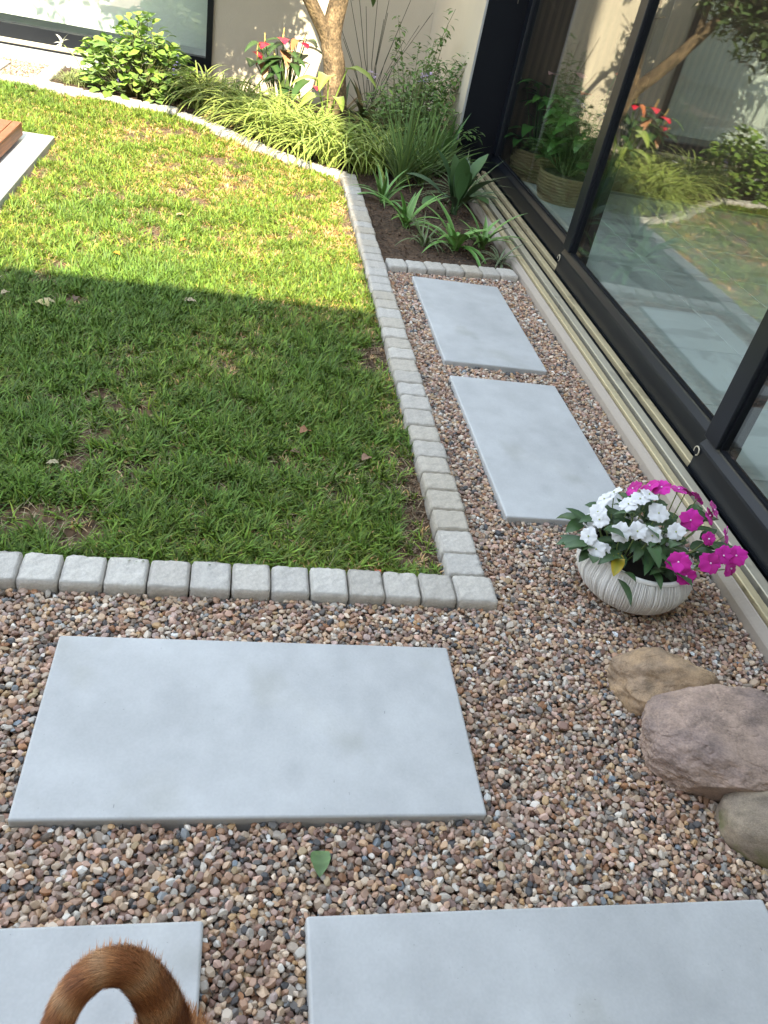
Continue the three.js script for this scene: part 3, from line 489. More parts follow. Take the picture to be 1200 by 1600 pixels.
{ const m = new Mb(); for (const [px, py, k] of [[182, 72, 1], [186, 128, 1], [272, 108, 1], [277, 92, 1], [240, 75, 0]]) { const p = at(px, py, { z: -7.3 }); for (let q = 0; q < 12; q++) { m.blade({ b: [p.x + 0.93 + rr(-0.012, 0.012), p.y + 0.02 + rr(-0.05, 0.03), p.z + 7.55 + rr(-0.012, 0.012)], yaw: rr(0, 6.28), pitch: 0.4, bend: 0.6, L: 0.02, W: 0.012, n: 2, prof: OVAL, c: k ? vary([0.3, 0.25, 0.62]) : [0.2, 0.3, 0.05] }); } }
  part('flower_spikes', m.geo(), leafMat(), shrub).label = 'small violet flower spikes'; }
leafyShrub('ground_cover', 'low yellow green ground cover at the foot of the striped grass', [-0.12, -0.02, -6.96], [0.26, 0.09, 0.14], 420, 0.035, 0.02, [[0.34, 0.32, 0.08], [0.26, 0.26, 0.07], [0.38, 0.27, 0.1]], { inner: 0.1 });
{ const t = thing('striped_tuft', 'low rounded striped tuft beside the leafy shrub at the far path', 'plant', [-1.43, -0.02, -7.62]), m = new Mb();
  for (let k = 0; k < 260; k++) m.blade({ b: [rr(-0.1, 0.1), 0, rr(-0.08, 0.08)], yaw: rr(0, 6.28), pitch: rr(0.6, 1.4), bend: rr(1.2, 2.3), L: rr(0.1, 0.22), W: 0.008, n: 5, c: vary([0.2, 0.27, 0.06]), edge: [0.5, 0.5, 0.25] });
  part('blades', m.geo(), leafMat(), t).userData.kind = 'stuff'; }
{ const p = at(97, 67, { z: -7.75 }), t = thing('white_lily', 'white flower head on a thin stem before the wide window', 'flower', [-1.38, -0.02, -7.78]), m = new Mb();
  const q = [p.x + 1.38, p.y + 0.02, p.z + 7.78]; part('stem', m.tube([[0, 0, 0], [q[0] * 0.4, q[1] * 0.6, q[2] * 0.4], q], 0.005, 0.004, [0.3, 0.36, 0.14], 6).geo(), mat({ vertexColors: true }), t);
  for (let k = 0; k < 11; k++) part('petal', new Mb().blade({ b: q, yaw: rr(0, 6.28), pitch: rr(-0.5, 1.2), bend: rr(0.2, 1), L: rr(0.06, 0.1), W: 0.026, n: 4, prof: LANCE, c: [0.75, 0.75, 0.68] }).geo(), leafMat(), t); }

// anthuriums: heart leaves and red spathes
function heart(t) { return t < 0.12 ? 0.75 + t * 2 : Math.pow(1 - (t - 0.12) / 0.88, 0.75); }
{ const o = [0.28, -0.02, -7.55], t = thing('anthurium', 'anthurium with red spathes and dark green leaves before the cream wall', 'plant', o);
  const loc = (px, py, z) => { const v = at(px, py, { z }); return [v.x - o[0], v.y - o[1], v.z - o[2]]; };
  const gl = glossLeaf(), red = glossLeaf({ roughness: 0.3 });
  const stem = p => part('stem', new Mb().tube([[p[0] * 0.2, 0, p[2] * 0.2], [p[0] * 0.55, p[1] * 0.6, p[2] * 0.5], p], 0.006, 0.004, [0.1, 0.16, 0.04], 5).geo(), mat({ vertexColors: true }), t);
  [[401, 80, 1.2, 0.12], [414, 66, 1.8, 0.13], [442, 58, 1.4, 0.13], [430, 90, 2.2, 0.12], [474, 66, 1.2, 0.11], [402, 95, 1.7, 0.07], [493, 134, 1.4, 0.08]].forEach(([px, py, yaw, L], k) => {
    const p = loc(px, py, -7.5 + 0.05 * (k % 3)); stem(p);
    const f = part('spathe', new Mb().blade({ b: p, yaw, pitch: 0.1, bend: 1.0, L, W: L * 0.85, n: 6, prof: heart, fold: -0.15, c: vary([0.62, 0.025, 0.06], 0.15) }).geo(), red, t);
    part('spadix', new Mb().tube([p, [p[0] + 0.02 * Math.cos(yaw), p[1] + 0.04, p[2] + 0.02 * Math.sin(yaw)], [p[0] + 0.03 * Math.cos(yaw), p[1] + 0.07, p[2] + 0.03 * Math.sin(yaw)]], 0.007, 0.004, [0.75, 0.6, 0.2], 6).geo(), mat({ vertexColors: true }), f); });
  [[413, 92, 1.5, 0.19, [0.38, 0.2, 0.1]], [444, 78, 1.2, 0.17, [0.42, 0.2, 0.1]], [463, 62, 2.0, 0.12, [0.5, 0.16, 0.06]], [462, 138, 0.9, 0.1, [0.4, 0.18, 0.07]]].forEach(([px, py, yaw, L, c]) => { const p = loc(px, py, -7.46); stem(p); part('old_spathe', new Mb().blade({ b: p, yaw, pitch: -0.5, bend: 0.9, L, W: L * 0.6, n: 5, prof: heart, fold: 0.2, c }).geo(), gl, t); });
  for (let k = 0; k < 26; k++) { const p = loc(rr(392, 486), rr(62, 138), rr(-7.65, -7.38)); stem(p); part('leaf', new Mb().blade({ b: p, yaw: rr(0.3, 2.9), pitch: rr(-0.4, 0.5), bend: rr(0.5, 1.2), L: rr(0.16, 0.27), W: rr(0.09, 0.14), n: 6, prof: heart, fold: 0.2, c: vary([0.035, 0.085, 0.025], 0.25), mid: [0.07, 0.13, 0.04] }).geo(), gl, t); } }
{ const t = thing('lime_leaf_plant', 'plant with big lime green sunlit leaves at the foot of the tree', 'plant', [0.62, -0.02, -7.0]);
  [[0.5, 1.1, 0.3, 0.56, 1.2], [1.9, 0.9, 0.26, 0.5, 1.3], [2.9, 0.9, 0.24, 0.44, 1.2], [1.3, 1.2, 0.22, 0.36, 1.2], [2.3, 0.6, 0.26, 0.34, 1.1]].forEach(([yaw, pi, L, h, bend]) => {
    const p = [0.12 * Math.cos(yaw), h, 0.12 * Math.sin(yaw)];
    part('stem', new Mb().tube([[0, 0, 0], [p[0] * 0.4, h * 0.6, p[2] * 0.4], p], 0.008, 0.005, [0.2, 0.3, 0.05], 6).geo(), mat({ vertexColors: true }), t);
    part('leaf', new Mb().blade({ b: p, yaw, pitch: 0.2, bend, L, W: L * 0.55, n: 7, prof: heart, fold: 0.25, c: vary([0.26, 0.38, 0.03], 0.12), mid: [0.4, 0.48, 0.1], wave: 0.06 }).geo(), leafMat({ transmission: 0.35 }), t); }); }
function rosette(x, z, n, len, w, cols, label, name, cat, group, o = {}) {
  const t = thing(name, label, cat, [x, o.y ?? -0.02, z], group), m = o.m || glossLeaf();
  for (let k = 0; k < n; k++) { const c = vary(pick(cols), 0.18), L = len * rr(0.7, 1.15), f = rnd(); part('leaf', new Mb().blade({ b: [0.02 * rr(-1, 1), 0, 0.02 * rr(-1, 1)], yaw: k * 2.4 + rr(-0.3, 0.3), pitch: mix(o.p0 ?? 0.5, o.p1 ?? 1.35, f), bend: mix(o.b1 ?? 1.5, o.b0 ?? 0.6, f) * rr(0.8, 1.2), L, W: w * rr(0.8, 1.15), n: 8, fold: o.fold ?? 0.35, prof: o.prof || LANCE, c, edge: o.edge, mid: o.mid, side: rr(-0.3, 0.3) }).geo(), m, t); }
  return t;
}
rosette(1.02, -7.75, 22, 0.42, 0.06, [[0.06, 0.09, 0.025], [0.12, 0.09, 0.03], [0.09, 0.12, 0.03]], 'dark bronze green rosette behind the tree trunk', 'bromeliad', 'plant');
rosette(0.85, -7.95, 18, 0.4, 0.06, [[0.07, 0.1, 0.03], [0.16, 0.1, 0.04]], 'bronze rosette close against the cream wall', 'bromeliad', 'plant');
rosette(1.3, -4.74, 22, 0.36, 0.042, [[0.14, 0.3, 0.06], [0.12, 0.26, 0.05]], 'broad leaved spider plant in the middle of the short cobble row', 'spider_plant', 'plant', 'spider plants', { edge: [0.22, 0.36, 0.12], b0: 0.9, b1: 1.9 });
rosette(1.5, -4.84, 16, 0.32, 0.034, [[0.12, 0.25, 0.05]], 'spider plant between the short cobble row and the door sill', 'spider_plant', 'plant', 'spider plants', { edge: [0.24, 0.36, 0.14], b0: 0.8, b1: 1.8 });
rosette(1.04, -5.05, 16, 0.32, 0.036, [[0.12, 0.27, 0.05], [0.14, 0.3, 0.06]], 'spider plant with upright leaves near the long cobble row', 'spider_plant', 'plant', 'spider plants', { edge: [0.2, 0.34, 0.1] });
rosette(1.1, -4.74, 26, 0.24, 0.014, [[0.1, 0.16, 0.05]], 'thin grassy tuft at the corner of the short and long cobble rows', 'grass_tuft', 'plant', undefined, { edge: [0.25, 0.28, 0.16], b1: 2 });
rosette(0.94, -5.52, 18, 0.32, 0.03, [[0.1, 0.23, 0.05]], 'spider plant against the far end of the long cobble row', 'spider_plant', 'plant', 'spider plants', { edge: [0.22, 0.33, 0.12] });
rosette(1.56, -4.58, 22, 0.22, 0.012, [[0.09, 0.13, 0.05]], 'wispy grey green tuft at the foot of the door sill', 'grass_tuft', 'plant', undefined, { edge: [0.25, 0.27, 0.18], b0: 1.4, b1: 2.6 });
rosette(1.44, -5.5, 20, 0.44, 0.1, [[0.045, 0.1, 0.035], [0.05, 0.11, 0.03], [0.06, 0.1, 0.045]], 'dark broad leaved plant with upright glossy leaves by the door sill', 'aspidistra', 'plant', undefined, { p0: 0.85, p1: 1.5, b0: 0.4, b1: 1.3, m: glossLeaf({ roughness: 0.6 }), fold: 0.2, prof: t => t < 0.3 ? 0.12 : Math.pow(Math.sin(Math.PI * Math.pow(clamp((t - 0.25) / 0.752, 0.01, 0.995), 1.1)), 0.6) });
rosette(1.12, -5.98, 90, 0.62, 0.014, [[0.13, 0.22, 0.055], [0.15, 0.25, 0.06], [0.1, 0.18, 0.045]], 'tall upright strappy clump in the shaded bed', 'strappy_plant', 'plant', undefined, { p0: 0.85, p1: 1.55, b0: 0.1, b1: 0.9, m: leafMat() });
rosette(1.3, -6.1, 80, 0.58, 0.014, [[0.12, 0.21, 0.05], [0.14, 0.23, 0.055]], 'upright strappy clump between the broad dark plant and the leafy climber', 'strappy_plant', 'plant', undefined, { p0: 0.8, p1: 1.55, b0: 0.1, b1: 0.9, m: leafMat() });
rosette(1.56, -5.8, 60, 0.42, 0.014, [[0.12, 0.19, 0.06]], 'pale striped sedge arching over the corner of the door track', 'striped_sedge', 'plant', undefined, { edge: [0.42, 0.46, 0.28], m: leafMat() });
rosette(1.5, -6.45, 20, 0.5, 0.05, [[0.07, 0.15, 0.04], [0.09, 0.17, 0.04]], 'wide strap leaved plant at the foot of the cream wall edge', 'strap_leaf_plant', 'plant', undefined, { p0: 0.7, p1: 1.5, b0: 0.2, b1: 1.0 });

leafyShrub('leafy_herb', 'low bushy green herb filling the shaded bed in front of the climber', [1.22, -0.02, -6.68], [0.4, 0.62, 0.3], 1500, 0.06, 0.024, [[0.13, 0.24, 0.045], [0.17, 0.28, 0.055], [0.1, 0.19, 0.04]], { inner: 0.1 });
// the climber by the wall: twigs with small leaves
{ const o = [1.34, -0.02, -7.0], t = thing('leafy_climber', 'loose leafy climber reaching up the cream wall to the black door frame', 'plant', o), st = new Mb(), m = new Mb();
  const loc = (px, py, z) => { const v = at(px, py, { z }); return [v.x - o[0], v.y - o[1], v.z - o[2]]; };
  const ends = [[712, 14, -7.0], [756, 72, -6.75], [700, 40, -7.1], [742, 78, -6.8], [728, 95, -6.9], [680, 60, -7.2], [655, 70, -7.3], [640, 110, -7.3], [700, 110, -6.9], [715, 130, -6.8], [690, 90, -7.0], [620, 130, -7.3], [660, 140, -7.0], [600, 160, -7.2], [690, 150, -6.7], [630, 165, -6.9], [668, 100, -7.1], [640, 145, -7.0], [610, 175, -6.8], [675, 180, -6.5], [700, 170, -6.6], [650, 190, -6.6], [625, 195, -6.6], [622, 28, -7.5], [618, 55, -7.5], [735, 205, -6.5]];
  for (const [px, py, z] of ends) {
    const e = loc(px, py, z), b = [rr(-0.06, 0.06), 0, rr(-0.06, 0.06)], md = [mix(b[0], e[0], 0.45) + rr(-0.04, 0.04), e[1] * 0.62, mix(b[2], e[2], 0.45) + rr(-0.04, 0.04)];
    const cv = new THREE.QuadraticBezierCurve3(new THREE.Vector3(...b), new THREE.Vector3(...md), new THREE.Vector3(...e));
    st.tube(cv.getPoints(8).map(v => [v.x, v.y, v.z]), 0.004, 0.0015, [0.12, 0.15, 0.06], 4);
    const sparse = py < 80 ? 0.3 : 0.22, n = py < 80 && px > 690 ? 30 : py < 80 ? 45 : 110;
    for (let k = 0; k < n; k++) { const q = cv.getPoint(mix(sparse, 1, Math.pow(rnd(), 0.7))), side = rr(0, 6.28), d = rr(0, py > 85 ? 0.11 : 0.035); m.blade({ b: [q.x + d * Math.cos(side), q.y + rr(-0.03, 0.03), q.z + d * Math.sin(side)], yaw: side, pitch: rr(-0.5, 0.7), bend: rr(0.2, 0.9), L: rr(0.04, 0.075), W: rr(0.018, 0.032), n: 3, prof: OVAL, fold: 0.25, c: vary([0.11, 0.21, 0.035], 0.3) }); }
  }
  part('stems', st.geo(), mat({ vertexColors: true }), t).userData.kind = 'stuff'; part('foliage', m.geo(), leafMat(), t).userData.kind = 'stuff';
  for (const [px, py, z] of [[660, 123, -6.75], [582, 119, -7.1], [666, 120, -6.75]]) { const p = loc(px, py, z), f = new Mb(); for (let k = 0; k < 16; k++) f.blade({ b: [p[0] + rr(-0.035, 0.035), p[1] + rr(-0.03, 0.03), p[2] + rr(-0.03, 0.03)], yaw: rr(0, 6.28), pitch: 0.3, bend: 0.5, L: 0.032, W: 0.026, n: 2, prof: OVAL, c: vary([0.6, 0.48, 0.72], 0.1) }); part('flower_cluster', f.geo(), leafMat(), t); part('stem', new Mb().tube([[rr(-0.2, 0.1), 0, 0.3], [p[0] * 0.8, p[1] * 0.6, p[2] * 0.9], p], 0.004, 0.003, [0.12, 0.2, 0.06], 4).geo(), mat({ vertexColors: true }), t); } }
{ const o = [1.08, -0.02, -8.1], t = thing('wand_plant', 'spray of thin bare dark stalks against the shaded cream wall', 'plant', o);
  const tips = [[548, 0], [572, 10], [590, 0], [608, 0], [606, 20], [642, 0], [625, 40], [600, 30], [672, 25], [536, 60], [530, 35], [676, 20], [560, -20], [655, 40], [632, 62]];
  tips.forEach(([px, py]) => { const v = at(px, py, { z: -8.1 + rr(-0.15, 0.25) }), e = [v.x - o[0], v.y - o[1], v.z - o[2]]; part('stalk', new Mb().tube([[rr(-0.05, 0.1), 0, rr(-0.03, 0.03)], [e[0] * 0.4, e[1] * 0.5, e[2] * 0.4], e], 0.004, 0.0025, [0.07, 0.075, 0.05], 5).geo(), mat({ vertexColors: true }), t); }); }

// ---------------------------------------------------------------- flower pot with busy lizzies
const POT = [1.272, -0.022, -1.708];
{ const t = thing('flower_pot', 'round white ribbed bowl pot on the gravel', 'pot', POT);
  const prof = [[0.001, 0.0], [0.085, 0.0], [0.125, 0.012], [0.16, 0.042], [0.179, 0.08], [0.181, 0.11], [0.171, 0.142], [0.158, 0.164], [0.154, 0.168]];
  const cv = new THREE.SplineCurve(prof.map(p => new THREE.Vector2(...p))), SEG = 900, g = new THREE.LatheGeometry(cv.getPoints(48), SEG), p = g.attributes.position;
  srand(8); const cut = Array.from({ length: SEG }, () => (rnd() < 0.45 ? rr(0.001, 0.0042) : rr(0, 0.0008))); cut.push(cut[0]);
  for (let i = 0; i < p.count; i++) { const s = Math.floor(i / 49), k = (i % 49) / 48, x = p.getX(i), z = p.getZ(i), r = Math.hypot(x, z) || 1, a = s + Math.round(k * 18); const d = cut[a % SEG] * sst(0.05, 0.25, k) * sst(0.97, 0.9, k) * (0.5 + fbm(a * 0.7, k * 4, 3, 2)); p.setX(i, x * (1 - d / r)); p.setZ(i, z * (1 - d / r)); }
  g.computeVertexNormals();
  const grooveTone = Array.from({ length: SEG }, (_, k) => cut[k] > 0.001 ? rr(0.5, 0.66) : rr(0.68, 0.82)), wc = []; for (let i = 0; i < p.count; i++) { const k = (i % 49) / 48, v = grooveTone[(Math.floor(i / 49) + Math.round(k * 18)) % SEG]; wc.push(v, v * 0.985, v * 0.94); }  // cut grooves coloured a darker grey than the ribs
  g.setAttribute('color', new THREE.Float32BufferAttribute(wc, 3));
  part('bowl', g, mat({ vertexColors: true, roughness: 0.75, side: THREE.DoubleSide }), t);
  part('rim', new THREE.LatheGeometry([[0.163, 0.16], [0.1615, 0.168], [0.156, 0.171], [0.15, 0.168], [0.149, 0.15], [0.151, 0.12]].map(q => new THREE.Vector2(...q)), 72), mat({ color: lin(0.7, 0.69, 0.66), roughness: 0.7, side: THREE.DoubleSide }), t);
  part('soil', new THREE.CircleGeometry(0.152, 40).rotateX(-Math.PI / 2), mat({ color: lin(0.018, 0.014, 0.011), roughness: 1 }), t, [0, 0.128, 0]); }
function petalGeo(w, L, s) {                      // a notched, rounded petal lying along +x
  srand(40 + s); const m = new Mb(), N = 7, M = 6, id = [], ph = rr(0, 6);
  for (let i = 0; i <= M; i++) for (let j = 0; j <= N; j++) { const t = i / M, q = j / N * 2 - 1, ww = w * Math.pow(Math.sin(Math.PI * (0.06 + 0.72 * t)), 0.9), notch = 1 - 0.13 * t * t * Math.exp(-q * q * 18) - 0.3 * t * q * q * q * q; id.push(m.v(L * t * notch, 0.1 * L * Math.sin(t * 2.2) - 0.1 * L * t * t + 0.05 * L * t * Math.sin(q * 5 + ph), q * ww * 0.5, [1, 1, 1])); }
  for (let i = 0; i < M; i++) for (let j = 0; j < N; j++) { const a = i * (N + 1) + j; m.i.push(id[a], id[a + 1], id[a + N + 2], id[a], id[a + N + 2], id[a + N + 1]); }
  return m.geo();
}
const petals = [0, 1, 2, 3].map(s => petalGeo(0.029, 0.026, s));
function lizzie(name, label, base, flowers, pm, eye, leafN, centre) {
  const t = thing(name, label, 'plant', [POT[0] + base[0], POT[1] + 0.128, POT[2] + base[1]]);
  const inv = new THREE.Vector3(t.position.x, t.position.y, t.position.z), gl = glossLeaf({ roughness: 0.38 }), sm = mat({ vertexColors: true, roughness: 0.6 });
  for (const [px, py, y, tilt, size = 1] of flowers) {
    const p = at(px, py, { y }).sub(inv), f = new THREE.Group(); f.name = 'flower'; f.position.copy(p); t.add(f);
    const out = new THREE.Vector3(p.x * 2.2, 0.16, p.z * 2.2 + 0.06).normalize(), cam = new THREE.Vector3(-0.5, 0.62, 0.62), n = out.lerp(cam, tilt).normalize();
    f.quaternion.setFromUnitVectors(new THREE.Vector3(0, 1, 0), n); f.rotateY(rr(0, 6.28));
    for (let k = 0; k < 5; k++) { const q = part('petal', pick(petals), pick(pm), f); q.rotation.set(rr(-0.12, 0.12), k * 1.2566 + rr(-0.08, 0.08), rr(-0.12, 0.16), 'YXZ'); q.scale.setScalar(size * rr(1.05, 1.28)); q.position.y = k % 2 ? 0.0012 : 0; }
    part('eye', new THREE.SphereGeometry(0.0028, 8, 6), eye, f, [0, 0.0035, 0]);
    part('stem', new Mb().tube([[p.x * 0.35, 0.01, p.z * 0.35], [p.x * 0.8, p.y * 0.55, p.z * 0.8], [p.x, p.y - 0.003, p.z]], 0.0028, 0.0016, [0.2, 0.26, 0.09], 5).geo(), sm, t);
  }
  for (let k = 0; k < leafN; k++) {
    const a = rr(0, 6.283), r = Math.sqrt(rnd()), h = rr(0.03, 0.17), x = centre[0] + r * 0.155 * Math.cos(a), z = centre[1] + r * 0.15 * Math.sin(a), y = h * (1 - 0.45 * r * r);
    part('leaf', new Mb().blade({ b: [x, y, z], yaw: Math.atan2(z, x) + rr(-0.9, 0.9), pitch: rr(0.0, 0.7), bend: rr(0.5, 1.3), L: rr(0.055, 0.095), W: rr(0.028, 0.042), n: 5, fold: 0.25, prof: OVAL, c: vary([0.03, 0.075, 0.022], 0.3), mid: [0.06, 0.11, 0.04], roll: rr(-0.3, 0.3) }).geo(), gl, t);
  }
  return t;
}
srand(66);
const whiteP = [[0.8, 0.81, 0.82], [0.75, 0.76, 0.77]].map(c => leafMat({ color: lin(...c), transmission: 0.25 })), pinkP = [[0.52, 0.006, 0.28], [0.42, 0.005, 0.22], [0.6, 0.012, 0.36]].map(c => leafMat({ color: lin(...c), transmission: 0.2 }));
const wl = lizzie('white_busy_lizzie', 'busy lizzie with white flowers filling one side of the white pot', [-0.05, 0.0], [[1029, 802, 0.29, 0.7, 1.1], [970, 833, 0.25, 0.75, 1.05], [996, 830, 0.26, 0.6], [1019, 837, 0.25, 0.75, 1.1], [1056, 831, 0.26, 0.85], [925, 812, 0.22, 0.3], [937, 812, 0.24, 0.5], [982, 788, 0.29, 0.3, 1.0], [1000, 780, 0.31, 0.3], [945, 780, 0.27, 0.2], [960, 770, 0.28, 0.2], [920, 838, 0.2, 0.3], [932, 858, 0.18, 0.5], [940, 862, 0.17, 0.6], [1014, 773, 0.32, 0.2], [935, 800, 0.25, 0.4]], whiteP, mat({ color: lin(0.35, 0.4, 0.15) }), 62, [-0.005, 0.0]);
const yl = at(968, 888, { y: 0.15 }); part('leaf', new Mb().blade({ b: [yl.x - wl.position.x, yl.y - wl.position.y + 0.03, yl.z - wl.position.z - 0.03], yaw: 2.0, pitch: -0.3, bend: 0.7, L: 0.075, W: 0.04, n: 5, prof: OVAL, fold: 0.2, c: [0.5, 0.36, 0.02], mid: [0.3, 0.3, 0.03] }).geo(), glossLeaf(), wl).userData.label = 'yellowed leaf';
lizzie('magenta_busy_lizzie', 'busy lizzie with magenta flowers leaning out of the pot towards the door sill', [0.06, -0.02], [[1034, 762, 0.33, 0.35, 1.1], [1016, 760, 0.32, 0.1], [1060, 765, 0.32, 0.2], [1072, 768, 0.3, 0.1], [1079, 813, 0.28, 0.8, 1.15], [1115, 797, 0.28, 0.3, 1.1], [1108, 806, 0.27, 0.3], [1060, 878, 0.23, 0.85, 1.15], [1072, 900, 0.17, 0.5], [1110, 880, 0.23, 0.75, 1.15], [1150, 868, 0.23, 0.8, 1.1], [1130, 868, 0.24, 0.6], [1107, 842, 0.26, 0.6, 0.8], [1134, 836, 0.25, 0.1], [1090, 778, 0.29, 0.1, 0.9], [990, 764, 0.31, 0.05], [1141, 888, 0.19, 0.3]], pinkP, mat({ color: lin(0.8, 0.6, 0.75) }), 62, [0.01, 0.0]);

// ---------------------------------------------------------------- boulders
function boulder(name, label, c, r, turn, col, s, o = {}) {
  const g = mergeVertices(new THREE.IcosahedronGeometry(1, 84).deleteAttribute('uv').deleteAttribute('normal'), 1e-5), p = g.attributes.position, v = new THREE.Vector3(), d = new THREE.Vector3(), cols = [];
  for (let i = 0; i < p.count; i++) {
    v.fromBufferAttribute(p, i); d.copy(v);
    const pw = o.pw || 2.6, k = 1 / Math.pow(Math.pow(Math.abs(d.x), pw) + Math.pow(Math.abs(d.y), pw) + Math.pow(Math.abs(d.z), pw), 1 / pw);
    const big = fbm(d.x * 1.3 + s, d.y * 1.3, d.z * 1.3, 2) - 0.5, med = fbm(d.x * 3.5 + s, d.y * 3.5 + s, d.z * 3.5, 3) - 0.5, fine = fbm(d.x * 18, d.y * 18 + s, d.z * 18, 4) - 0.5 + 0.35 * (noise3(d.x * 90, d.y * 90, d.z * 90) - 0.5);
    let R = k * (1 + (o.big ?? 0.35) * big + (o.med ?? 0.14) * med + (o.fine ?? 0.02) * fine);
    for (const [dx, dy, dz, w, dep] of o.dents || []) { const q = d.dot(v.clone().set(dx, dy, dz).normalize()); R *= 1 - dep * sst(w, 1, q); }
    for (const [nx, ny, nz, h] of o.cuts || []) { const n = new THREE.Vector3(nx, ny, nz).normalize(), q = d.dot(n) * R; if (q > h) R -= (q - h) / Math.max(d.dot(n), 0.2) * 0.85; }
    const cr = o.crack ? Math.abs(fbm(d.x * 2.2 + 5 + s, d.y * 2.2, d.z * 2.2, 3) - 0.5) : 1; R *= 1 - 0.02 * sst(0.012, 0.0, cr);
    p.setXYZ(i, d.x * R * r[0], d.y * R * r[1], d.z * R * r[2]);
    const a = fbm(d.x * 2.6 + s * 3, d.y * 2.6, d.z * 2.6 + 4, 4), b = 0.5 * noise3(d.x * 70, d.y * 70, d.z * 70) + 0.5 * hash3(i, s * 10 | 0, 3), e = fbm(d.x * 6, d.y * 6 + s, d.z * 6, 3), t = clamp((a - 0.35) * 3), m = 0.82 + 0.62 * (b - 0.5) + 0.75 * (e - 0.4), moss = o.moss ? o.moss * sst(0.48, 0.62, fbm(d.x * 3 + 9, d.y * 3, d.z * 3, 3)) * sst(0.5, -0.2, d.y) : 0;
    for (let k2 = 0; k2 < 3; k2++) cols.push(mix(mix(col[0][k2], col[1][k2], t) * m, [0.13, 0.14, 0.045][k2], moss));
  }
  g.setAttribute('color', new THREE.Float32BufferAttribute(cols, 3)); g.computeVertexNormals();
  const b = solo(name, g, mat({ vertexColors: true, roughness: 0.82 }), label, 'boulder', c, 'boulders on the gravel'); b.rotation.y = turn; return b;
}
boulder('boulder', 'tan boulder with a dent and a crack, between the flower pot and biggest boulder', [1.225, 0.012, -1.3], [0.148, 0.082, 0.108], 0.1, [[0.37, 0.25, 0.145], [0.29, 0.205, 0.135]], 3.3, { dents: [[-0.3, 0.75, 0.6, 0.84, 0.24], [0.7, 0.8, -0.45, 0.68, 0.34], [-0.75, 0.55, 0.35, 0.9, 0.14]], crack: 1, big: 0.4, fine: 0.012 });
boulder('boulder', 'biggest boulder, rough purplish brown with a flat top', [1.305, 0.018, -1.085], [0.235, 0.112, 0.17], -0.06, [[0.36, 0.26, 0.205], [0.25, 0.185, 0.16]], 8.1, { cuts: [[0.05, 1, 0.25, 0.92], [-0.2, -0.2, 0.95, 0.86]], crack: 1, pw: 2.25, big: 0.26, med: 0.16, fine: 0.04 });
boulder('boulder', 'smooth rounded boulder with a mossy green flank', [1.345, 0.0, -0.868], [0.155, 0.085, 0.1], -0.2, [[0.3, 0.24, 0.17], [0.25, 0.2, 0.15]], 5.7, { big: 0.16, med: 0.05, fine: 0.012, pw: 2.2, moss: 0.7 });

// ---------------------------------------------------------------- wooden platform on slabs, to the left
{ const xr = -1.247, whiteSlab = slab; whiteSlab(xr - 0.5, xr, -5.8, -4.2, 'sunlit white slab edge jutting out from under the wooden platform', 0, 0.012, 'white slabs under the wooden platform'); whiteSlab(xr - 1.6, xr - 0.506, -5.8, -4.2, 'white slab mostly covered by the wooden platform', 0, 0.012, 'white slabs under the wooden platform');
  const t = thing('wooden_platform', 'low reddish wooden platform resting on white slabs at the lawn', 'platform', [-2.1, 0.013, -4.9]), X1 = 0.7, Z0 = -0.722, Z1 = 0.75;
  for (const [x, z] of [[-0.6, -0.6], [0.55, -0.6], [-0.6, 0.6], [0.55, 0.6]]) part('foot', rbox(x - 0.05, x + 0.05, 0, 0.022, z - 0.05, z + 0.05), blackDull, t);
  part('side_board', planarUV(rbox(X1 - 0.022, X1, 0.022, 0.088, Z0, Z1, 0.003), 2), woodDark, t); part('side_board', planarUV(rbox(-0.7, X1 - 0.023, 0.022, 0.088, Z0, Z0 + 0.022, 0.003), 2), woodDark, t); part('side_board', planarUV(rbox(-0.7, X1 - 0.023, 0.022, 0.088, Z1 - 0.022, Z1, 0.003), 2), woodDark, t);
  part('border_board', planarUV(rbox(X1 - 0.05, X1 + 0.001, 0.0885, 0.1, Z0, Z1, 0.003), 2, 0.3), woodDark, t);
  for (let k = 0; k < 9; k++) part('plank', planarUV(rbox(X1 - 0.053 - (k + 1) * 0.15, X1 - 0.055 - k * 0.15, 0.0885, 0.099, Z0, Z1, 0.003), 1.5, k * 0.37, k * 0.21), woodMat, t);
  const s = thing('added_stool', 'unseen wooden stool added on the platform to cast a shadow on the lawn', 'stool', [-1.95, 0.112, -5.42]);  // unseen stool, added to cast the shadow patch on the lawn
  part('seat', rbox(-0.2, 0.2, 0.36, 0.4, -0.14, 0.14, 0.01), woodMat, s); for (const [x, z] of [[-0.16, -0.1], [0.16, -0.1], [-0.16, 0.1], [0.16, 0.1]]) part('leg', rbox(x - 0.02, x + 0.02, 0, 0.36, z - 0.02, z + 0.02), woodDark, s); }

